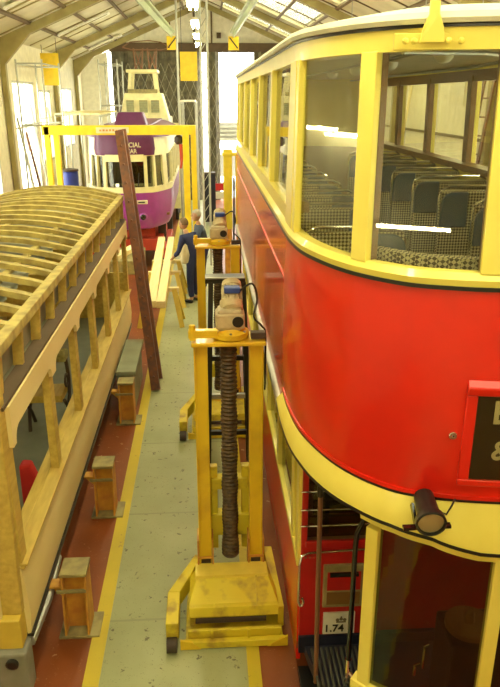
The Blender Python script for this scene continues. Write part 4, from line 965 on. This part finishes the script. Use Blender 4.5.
    for sgn in (1, -1):
        skin([(W(-.04, sgn*.11, .055), (.048, .05)), (W(.06, sgn*.115, .045), (.045, .042)), (W(.17, sgn*.12, .035), (.042, .032))], [(0, 1), (1, 2)], 'shoe', 'shoe', t)
    if apron:
        m = MB(); a = W(.05+l1*.3, -.15, 1.05); m.lathe(a, [(.02, .28), (.09, .2), (.12, .0), (.09, -.16), (.02, -.2)], 12, (0, 0, 1)); m.build('pale_bag', apron, t, smooth=True)
    return t
person(-.30, 14.15, math.radians(150), 1.74, .16, [(.18, -.24, 1.12), (.36, -.16, .98)], [(.20, .23, 1.12), (.40, .14, .98)], 'navycloth', 'navycloth', 'hairbrown', 'brown-haired person in navy overalls bending over the pale planks', 'letter')
person(-.10, 14.95, math.radians(188), 1.80, .08, [(.16, -.22, 1.14), (.38, -.12, 1.05)], [(.14, .25, 1.12), (.36, .18, 1.1)], 'greycloth', 'navycloth', 'hairgrey', 'grey-haired person in slate jacket facing left by the gantry post')

# ================================================================== PURPLE SINGLE-DECK TRAM
T3 = thing('single_deck_tram', (-1.85, 17., 0), 'purple and cream single-deck tram with destination blind, raised on the left track', 'tram')
PX = -1.91
lf = [(PX-1.05, 19), (PX-1.05, 18.2), (PX-.98, 17.75), (PX-.72, 17.15), (PX-.5, 16.98), (PX, 16.88), (PX+.5, 16.98)]
lft = cmr(lf, 5); ff = lft+[(2*PX-x, y) for x, y in lft[-6::-1]] if False else None
half = cmr([(PX-1.05, 19), (PX-1.05, 18.2), (PX-.98, 17.75), (PX-.72, 17.15), (PX-.5, 16.98), (PX, 16.88), (PX+.5, 16.98)], 5)
half = [p for p in half if p[0] <= PX+1e-6]
pf3 = half+[(2*PX-x, y) for x, y in half[-2::-1]]
allp = [(PX-1.05, 23), (PX-1.05, 21)]+pf3+[(PX+1.05, 21), (PX+1.05, 23)]
P3 = lambda mb, n, m, **k: mb.build(n, m, T3, **k)
m = MB(); m.sweep(allp, [(-.22, 1.02), (-.1, 1.06), (-.03, 1.2), (0, 1.5), (0, 1.93), (-.05, 1.93), (-.05, 1.2), (-.22, 1.1)]); P3(m, 'lower_panel', 'purple', smooth=True)
m = MB(); m.sweep(allp, [(-.05, 1.93), (.008, 1.93), (.008, 2.06), (-.05, 2.06)]); P3(m, 'waist_band', 'pcream', smooth=True)
m = MB(); m.sweep(allp, [(-.12, 2.78), (-.05, 2.78), (-.08, 3.2), (-.2, 3.3)]); P3(m, 'upper_band', 'pcream', smooth=True)
cen = [p for p in pf3 if abs(p[0]-PX) < .74]
m = MB(); m.sweep(cen, [(-.06, 2.80), (-.03, 2.80), (-.0, 2.95), (-.04, 3.28), (-.2, 3.34)]); P3(m, 'destination_panel', 'dpurple', smooth=True)
m = MB(); m.sweep(allp, [(-.2, 3.18), (-.02, 3.2), (-.03, 3.27), (-.25, 3.38), (-.6, 3.46)], cprof=False); P3(m, 'roof_edge', 'dpurple', smooth=True)
m = MB(); m.prism([(x+(PX-x)*.45, max(y, 17.5), 3.40) for x, y in allp], (0, 0, .07)); P3(m, 'roof', 'dpurple')
def segp(a, b): 
    r = []
    for i in range(len(allp)-1):
        for k in range(10):
            q = k/10; r.append((allp[i][0]+(allp[i+1][0]-allp[i][0])*q, allp[i][1]+(allp[i+1][1]-allp[i][1])*q))
    return [p for p in r if a <= p[0] <= b and p[1] < 18.4]
m = MB(); m.sweep([(x, y) for x, y in allp], [(-.095, 2.06), (-.09, 2.06), (-.09, 2.8), (-.095, 2.8)]); P3(m, 'glazing', 'darkglass', smooth=True)
for a, b in ((-.99, -.90), (-.75, -.70), (-.54, -.46), (.46, .54), (.70, .75), (.90, .99)):
    pp = segp(PX+a, PX+b); m = MB(); m.sweep([pp[0], pp[len(pp)//2], pp[-1]], [(-.1, 2.0), (-.02, 2.0), (-.05, 2.82), (-.13, 2.82)]); P3(m, 'window_pillar', 'pcream')
for y in (18.3, 19.4, 20.5, 21.6, 22.7):
    for s in (-1, 1):
        m = MB(); xx = PX+s*1.03; m.box(xx-.03, xx+.03, y, y+.14, 2.05, 2.8); P3(m, 'window_pillar', 'pcream')
m = MB(); m.sweep(segp(PX-.46, PX+.46)[::6], [(-.09, 2.68), (-.02, 2.66), (-.02, 2.82), (-.09, 2.82)]); P3(m, 'windscreen_head', 'pcream')
m = MB(); m.box(PX-.5, PX+.5, 18.3, 18.33, 2.0, 3.1); m.box(PX-1.0, PX-.6, 18.3, 18.33, 2.0, 3.1); P3(m, 'cab_partition', 'lintel')
m = MB(); m.box(PX-.98, PX+.98, 17.6, 23, 1.3, 1.36); P3(m, 'cab_floor', 'brownwood')
R9 = Matrix.Rotation(PI/2, 3, 'X')
text('SPECIAL', .15, (PX+.17, 16.865, 3.04), R9, 'letter', T3, 'blind_lettering', sx=.9); text('CAR', .14, (PX+.19, 16.855, 2.90), R9, 'letter', T3, 'blind_lettering', sx=.9)
m = MB(); m.box(PX+.22, PX+.50, 16.89, 16.96, 1.67, 1.76); nb = P3(m, 'fleet_number_plate', 'letter', bevel=.01); m = MB(); m.box(PX+.28, PX+.44, 16.882, 16.89, 1.70, 1.73); m.build('plate_slot', 'black', nb)
m = MB(); m.lathe((PX+.38, 16.95, 1.36), [(.10, 0), (.10, .04), (.08, .06)], 20, (0, -1, 0)); hl = P3(m, 'headlamp', 'purple', smooth=True)
m = MB(); m.lathe((PX+.38, 16.89, 1.36), [(.07, 0), (.05, .01), (.01, .012)], 18, (0, -1, 0)); m.build('lamp_lens', 'blackgloss', hl)
m = MB(); m.hexa([(PX-.26, 17.3, 3.4), (PX+.55, 17.3, 3.4), (PX+.55, 18.0, 3.4), (PX-.26, 18.0, 3.4)], [(PX-.14, 17.4, 3.76), (PX+.44, 17.4, 3.76), (PX+.44, 17.9, 3.76), (PX-.14, 17.9, 3.76)]); P3(m, 'roof_box', 'dpurple', bevel=.03)
for i, (x, y) in enumerate(((.3, 16.93), (.85, 17.3))):
    m = MB(); m.tube([(PX+x, y, 2.08), (PX+x*.9+.06, y-.02, 2.4)], .012, 6); P3(m, 'wiper', 'black')
m = MB(); m.box(PX-.8, PX+.8, 17.3, 19.6, .45, .75); m.box(PX-.95, PX-.8, 17.1, 19.8, .3, .55); m.box(PX+.8, PX+.95, 17.1, 19.8, .3, .55); tk = P3(m, 'truck_frame', 'truckred', bevel=.02)
for x in (PX-.72, PX+.6):
    for y in (17.7, 19.2):
        m = MB(); m.lathe((x, y, .36), [(.36, 0), (.36, .11), (.1, .12)], 20, (1, 0, 0)); m.build('wheel', 'truckred', tk)
m = MB(); m.box(PX-.6, PX+.6, 17.6, 19.4, .75, 1.1); m.build('bolster', 'truckred', tk)
for s in (-1, 1):
    for y in (18, 21.5): m = MB(); m.box(PX+s*.75-.1, PX+s*.75+.1, y, y+.2, 0, 1.12); P3(m, 'support_prop', 'shelf')
# cream works tram with rooftop tower behind
T4 = thing('works_tram', (-1.85, 25, 0), 'cream works tram with louvred rooftop box and open tower behind the purple tram', 'tram')
P4 = lambda mb, n, m, **k: mb.build(n, m, T4, **k)
def fr(x0, x1, X0, X1, y, z0, z1, dy, mb): mb.hexa([(x0, y, z0), (x1, y, z0), (x1, y+dy, z0), (x0, y+dy, z0)], [(X0, y+.1, z1), (X1, y+.1, z1), (X1, y+dy-.1, z1), (X0, y+dy-.1, z1)])
m = MB(); m.box(-2.95, -.95, 23.9, 27, .5, 3.2); P4(m, 'car_body', 'pcream', bevel=.05)
m = MB(); m.box(-2.6, -1.3, 24.0, 26.8, 3.2, 3.45); P4(m, 'car_roof', 'canvas', bevel=.03)
m = MB(); fr(-2.92, -1.28, -2.72, -1.52, 24.0, 3.3, 4.22, 1.5, m); tb_ = P4(m, 'rooftop_box', 'pcream', bevel=.03)
for a, b in ((-2.66, -2.42), (-2.24, -1.98), (-1.86, -1.6)):
    m = MB(); m.box(a, b, 24.0, 24.06, 3.62, 4.0); lv = m.build('louvre', 'olive', tb_)
    m = MB()
    for k in range(6): m.box(a, b, 23.98, 24.02, 3.63+k*.06, 3.655+k*.06)
    m.build('louvre_slat', 'green', lv)
m = MB(); m.box(-2.62, -1.62, 24.05, 25.3, 4.84, 4.94); tw = P4(m, 'tower_cap', 'pcream', bevel=.02)
for (xa, xb) in ((-2.56, -2.5), (-1.68, -1.74)):
    for y in (24.15, 25.2): m = MB(); m.beam((xa, y, 4.2), (xb, y, 4.86), .09, .09, up=(0, 1, 0)); P4(m, 'tower_post', 'pcream')
m = MB(); m.box(-2.6, -1.64, 24.1, 24.16, 4.22, 4.34); m.build('tower_board', 'olive', tw)
m = MB()
for x in (-2.35, -1.9):
    m.beam((x, 24.6, 4.94), (x+.2, 24.6, 5.5), .03, .03, up=(0, 1, 0)); m.beam((x+.2, 24.6, 4.94), (x, 24.6, 5.5), .03, .03, up=(0, 1, 0)); m.beam((x, 24.6, 4.94), (x-.05, 24.6, 5.6), .04, .04, up=(0, 1, 0)); m.beam((x+.2, 24.6, 4.94), (x+.25, 24.6, 5.6), .04, .04, up=(0, 1, 0))
tr = m.build('current_collector', 'polebrown', tw)
m = MB(); m.tube([(-2.75, 24.6, 5.62), (-2.5, 24.6, 5.78), (-1.9, 24.6, 5.83), (-1.5, 24.6, 5.78), (-1.2, 24.6, 5.62), (-1.5, 24.6, 5.55), (-2.45, 24.6, 5.55), (-2.75, 24.6, 5.62)], .016, 8); m.build('collector_bow', 'polebrown', tw)
for y in (24.8, 26.2):
    for x in (-2.65, -1.2): m = MB(); m.lathe((x, y, .37), [(.37, 0), (.37, .1)], 16, (1, 0, 0)); P4(m, 'wheel', 'shelf')

T4.location.x += .13
# ================================================================== GANTRY
t = thing('gantry', (-1.85, 15.9, 0), 'yellow portal gantry with wide crossbeam in front of the purple tram', 'gantry')
m = MB(); m.box(-3.52, -.2, 15.82, 15.98, 3.32, 3.52); cb = m.build('crossbeam', 'gantry', t, bevel=.01)
m = MB(); m.box(-2.35, -1.65, 15.80, 15.82, 3.36, 3.48); sp = m.build('sign_plate', 'letter', cb)
m = MB(); rnd = random.Random(3)
for k in range(8): m.box(-2.28+k*.07, -2.235+k*.07, 15.795, 15.80, 3.40, 3.40+rnd.uniform(.03, .05))
m.build('faded_mark', 'orange', sp)
for x in (-.42, -.25): 
    m = MB(); m.box(x-.07, x+.07 if x < -.3 else x+.05, 15.80 if x < -.3 else 16.3, 15.96 if x < -.3 else 16.42, 0, 3.5); m.build('leg', 'gantry', t, bevel=.01)
for x, y in ((-3.42, 15.82), (-3.33, 16.35)):
    m = MB(); m.box(x-.06, x+.06, y, y+.13, 0, 3.5); m.build('leg', 'gantry', t, bevel=.01)
for x in (-3.32, -.35): m = MB(); m.box(x-.08, x+.08, 15.9, 16.42, 3.34, 3.46); m.build('top_tie', 'gantry', t)
for x in (-3.32, -.35): m = MB(); m.box(x-.12, x+.12, 15.6, 16.7, 0, .08); m.build('foot', 'gantry', t)
t = thing('chain_hoist', (-.58, 15.95, 2.75), 'small rusty chain hoist hanging at right end of the gantry beam', 'hoist')
m = MB(); m.lathe((-.58, 15.95, 3.15), [(.03, .16), (.09, .12), (.1, .02), (.05, -.04)], 14); m.build('hoist_body', 'shelf', t, smooth=True)
m = MB(); m.tube([(-.55, 15.9, 3.12), (-.53, 15.9, 2.7), (-.55, 15.88, 2.6), (-.5, 15.9, 2.9), (-.5, 15.9, 3.12)], .025, 8); m.build('chain', 'truckred', t)

# ================================================================== LEFT WALL CLUTTER
def scaffold(name, x0, x1, y0, y1, h, zs, label, diag=True, cat='scaffold', r=.025, m_='galv', group=None):
    t = thing(name, ((x0+x1)/2, (y0+y1)/2, 0), label, cat, group)
    for x in (x0, x1):
        for y in (y0, y1): m = MB(); m.tube([(x, y, 0), (x, y, h)], r, 8); m.build('standard', m_, t)
    for z in zs:
        for y in (y0, y1): m = MB(); m.tube([(x0, y, z), (x1, y, z)], r*.9, 8); m.build('ledger', m_, t)
        for x in (x0, x1): m = MB(); m.tube([(x, y0, z), (x, y1, z)], r*.9, 8); m.build('ledger', m_, t)
    if diag:
        m = MB(); m.tube([(x0, y0, zs[0]), (x1, y0, zs[-1])], r*.8, 8); m.build('brace', m_, t)
    return t
scaffold('scaffold_tower', -4.75, -4.1, 19.2, 21.4, 5.0, (1.6, 3.4, 4.9), 'grey tubular scaffold tower by the left wall holding the yellow sheet', False)
scaffold('scaffold_tower', -3.7, -3.05, 26.5, 28.2, 5.35, (2.2, 3.8, 5.2), 'far grey tubular scaffold tower behind the works tram at left', False)
# raised walkways
for (x0, x1, y0, y1, z, lb) in ((-4.4, -3.1, 21.7, 26.2, 3.6, 'raised wooden plank walkway along left of the purple tram'), (-.78, -.28, 23.5, 27.5, 3.95, 'raised pale walkway at right of the works tram')):
    t = thing('raised_walkway', ((x0+x1)/2, (y0+y1)/2, 0), lb, 'walkway', 'raised walkways')
    n_b = 5 if x1-x0 > 1 else 3
    for k in range(n_b): m = MB(); w = (x1-x0)/n_b; m.box(x0+k*w+.01, x0+(k+1)*w-.01, y0, y1, z, z+.05); m.build('deck_board', 'plank' if z < 3.8 else 'white', t)
    for x in (x0, x1):
        for y in (y0+.1, (y0+y1)/2, y1-.1): m = MB(); m.tube([(x, y, 0), (x, y, z)], .03, 8); m.build('post', 'galv', t)
        m = MB(); m.tube([(x, y0, z-.04), (x, y1, z-.04)], .025, 8); m.build('bearer', 'galv', t)
# slim grey lattice mast near the middle
t = thing('lattice_mast', (.02, 17.5, 0), 'slim grey lattice mast rising beside the gantry to the roof', 'mast')
for x in (-.06, .10):
    m = MB(); m.tube([(x, 17.5, 0), (x, 17.5, 7.4)], .028, 8); m.build('mast_tube', 'galv', t)
m = MB()
for k in range(27): m.beam((-.06, 17.5, .1+k*.25), (.10, 17.5, .35+k*.25), .016, .016, up=(0, 1, 0))
m.build('lacing', 'galv', t)
m = MB(); m.tube([(-.72, 21., 0), (-.72, 21., 7.05)], .03, 8); single(m, 'support_pole', 'galv', (-.72, 21, 0), 'thin grey pole standing right of the purple tram', 'pole')
# blue drum
t = thing('storage_drum', (-2.95, 15.6, 2.), 'dark blue drum standing at left of the purple tram windscreen', 'drum')
ORG = Vector((-3.0, 18.6, 0)); t.location = ORG
m = MB(); m.lathe((-3.22, 17.0, 1.45), [(.20, 0), (.21, .05), (.20, .06), (.20, .5), (.21, .52), (.20, .55), (.20, .98), (.18, 1.0)], 20)
ORG = Vector((-3.22, 17.0, 1.45)); t.location = ORG; m.build('drum_body', 'bluedrum', t, smooth=True)
m = MB(); m.lathe((-3.22, 17.0, 2.45), [(.215, 0), (.215, .04), (.05, .06)], 20); m.build('drum_lid', 'shelf', t)
t = thing('steel_rack', (-3.4, 17.2, 0), 'low steel rack under the blue drum at the left wall side', 'rack')
for z in (.5, 1.40): m = MB(); m.box(-3.9, -3.02, 16.75, 17.35, z, z+.05); m.build('shelf', 'steel', t)
for x in (-3.87, -3.05):
    for y in (16.78, 17.32): m = MB(); m.box(x-.02, x+.02, y-.02, y+.02, 0, 1.4); m.build('post', 'steel', t)
# leaning boards and ladders on the left wall
for i, (y, h, w, mt, lb) in enumerate(((18.2, 3.6, .1, 'galv', 'long grey bar leaning on the left wall, nearest'), (19., 3.2, .14, 'brownpaint', 'brown board leaning on the left wall behind the gantry leg'), (19.7, 3.9, .1, 'galv', 'second long grey bar leaning on the left wall'), (21.9, 3.8, .12, 'plank', 'pale board leaning on the left wall, farthest'))):
    m = MB(); m.beam((-4.1, y, 0), (-4.78, y+.7, h), w, .04, up=(1, 0, 0)); single(m, 'leaning_board', mt, (-4.1, y, 0), lb, 'board')
t = thing('wall_ladder', (-4.4, 14.8, 0), 'grey ladder leaning on left wall above the timber tram roof', 'ladder')
a0, a1 = Vector((-4.2, 14.6, 0)), Vector((-4.8, 14.9, 3.7)); dv = Vector((0, .42, 0))
for q in (0, 1): m = MB(); m.beam(a0+dv*q, a1+dv*q, .03, .07); m.build('stile', 'galv', t)
for k in range(12): m = MB(); m.tube([a0.lerp(a1, (k+.6)/12), a0.lerp(a1, (k+.6)/12)+dv], .014, 6); m.build('rung', 'galv', t)
# items near the far doorway
t = thing('tool_cabinet', (.15, 24., 0), 'dark tall cabinet standing in the aisle far back', 'cabinet')
m = MB(); m.box(-.05, .33, 23.8, 24.3, .05, 1.7); m.build('body', 'shelf', t, bevel=.02)
m = MB(); m.box(-.03, .13, 23.78, 23.8, .1, 1.65); m.build('door', 'navy', t); m = MB(); m.box(.15, .31, 23.78, 23.8, .1, 1.65); m.build('door', 'navy', t)
t = thing('safety_barrier', (.35, 25.6, 0), 'small red and white barrier beside the dark cabinet', 'barrier')
m = MB(); m.box(.2, .7, 25.5, 25.56, .9, 1.15); m.build('board', 'redcloth', t); m = MB(); m.box(.2, .7, 25.5, 25.56, .6, .85); m.build('board', 'white', t)
for x in (.24, .66): m = MB(); m.box(x-.03, x+.03, 25.5, 25.6, 0, 1.2); m.build('leg', 'redcloth', t)
t = thing('slatted_trailer', (1.0, 34, 0), 'grey trailer with slatted canopy parked outside the bright doorway', 'trailer')
m = MB(); m.hexa([(.5, 33, 2.2), (2.1, 33, 2.2), (2.1, 37, 2.2), (.5, 37, 2.2)], [(.62, 33, 3.0), (1.9, 33, 3.0), (1.9, 37, 3.0), (.62, 37, 3.0)]); m.build('canopy', 'steel', t)
for k in range(4): m = MB(); m.box(.5+.03*k, 2.1-.03*k, 32.94, 33, 2.25+k*.18, 2.32+k*.18); m.build('slat', 'greyboard', t)
m = MB(); m.box(.5, 2.1, 33, 37, .6, 1.6); m.build('load_bed', 'steel', t)
for x in (.6, 2.0):
    for y in (33.1, 36.9): m = MB(); m.box(x-.04, x+.04, y-.04, y+.04, 0.4, 2.25); m.build('post', 'steel', t)
for x in (.55, 1.95):
    for y in (34, 36): m = MB(); m.lathe((x, y, .33), [(.35, 0), (.35, .15)], 16, (1, 0, 0)); m.build('wheel', 'rubber', t)
# right wall: ladders and notice seen through the tram windows
for i, (y, mt, lb) in enumerate(((16.2, 'plank', 'pale wooden ladder leaning on right wall, farther one'), (11.4, 'brownpaint', 'dark ladder leaning on right wall, nearer one'))):
    t = thing('wall_ladder', (4.5, y, 0), lb, 'ladder', 'ladders on the right wall')
    a0, a1 = Vector((4.15, y, 0)), Vector((4.8, y+.5, 4.5)); dv = Vector((0, .42, 0))
    for q in (0, 1): m = MB(); m.beam(a0+dv*q, a1+dv*q, .03, .09); m.build('stile', mt, t)
    for k in range(15): m = MB(); m.tube([a0.lerp(a1, (k+.6)/15), a0.lerp(a1, (k+.6)/15)+dv], .016, 6); m.build('rung', mt, t)
m = MB(); m.box(4.875, 4.9, 13.5, 14.3, 3.95, 4.5); single(m, 'notice_board', 'letter', (4.88, 13.9, 3.95), 'pale paper notice on the right wall, seen through the tram', 'notice')
m = MB()
m.box(4.85, 4.898, Y0+.1, 20, 2.55, 2.61); single(m, 'cable_tray', 'steel', (4.88, 3, 2.55), 'long grey cable tray along the right wall', 'tray')

for i, (z, lb) in enumerate(((3.35, 'dark rail along the right wall, lower one'), (4.62, 'dark rail along the right wall, upper one'))):
    m = MB(); m.box(4.84, 4.899, 7, 20.5, z, z+.05); single(m, 'wall_rail', 'lintel', (4.87, 13, z), lb, 'rail', 'rails on the right wall')
# ================================================================== CAMERA, WORLD
cam = bpy.data.cameras.new('camera'); co = bpy.data.objects.new('camera', cam); COL.objects.link(co)
pitch = math.atan((343.5-97)/690.); yaw = math.atan((250-204)/690.*math.cos(pitch))
co.location = (0, 0, 4.1); co.rotation_euler = (PI/2-pitch, 0, -yaw)
cam.sensor_fit = 'VERTICAL'; cam.sensor_height = 24; cam.lens = 690/687*24; cam.clip_start = .05; cam.clip_end = 300
S.camera = co
w = bpy.data.worlds.new('world'); S.world = w; w.use_nodes = True
bg = w.node_tree.nodes['Background']; bg.inputs[0].default_value = (1, .98, .86, 1); bg.inputs[1].default_value = 5.5
S.view_settings.view_transform = 'Standard'; S.view_settings.look = 'None'; S.view_settings.gamma = 1; S.view_settings.use_curve_mapping = False
S.view_settings.exposure = 1.05
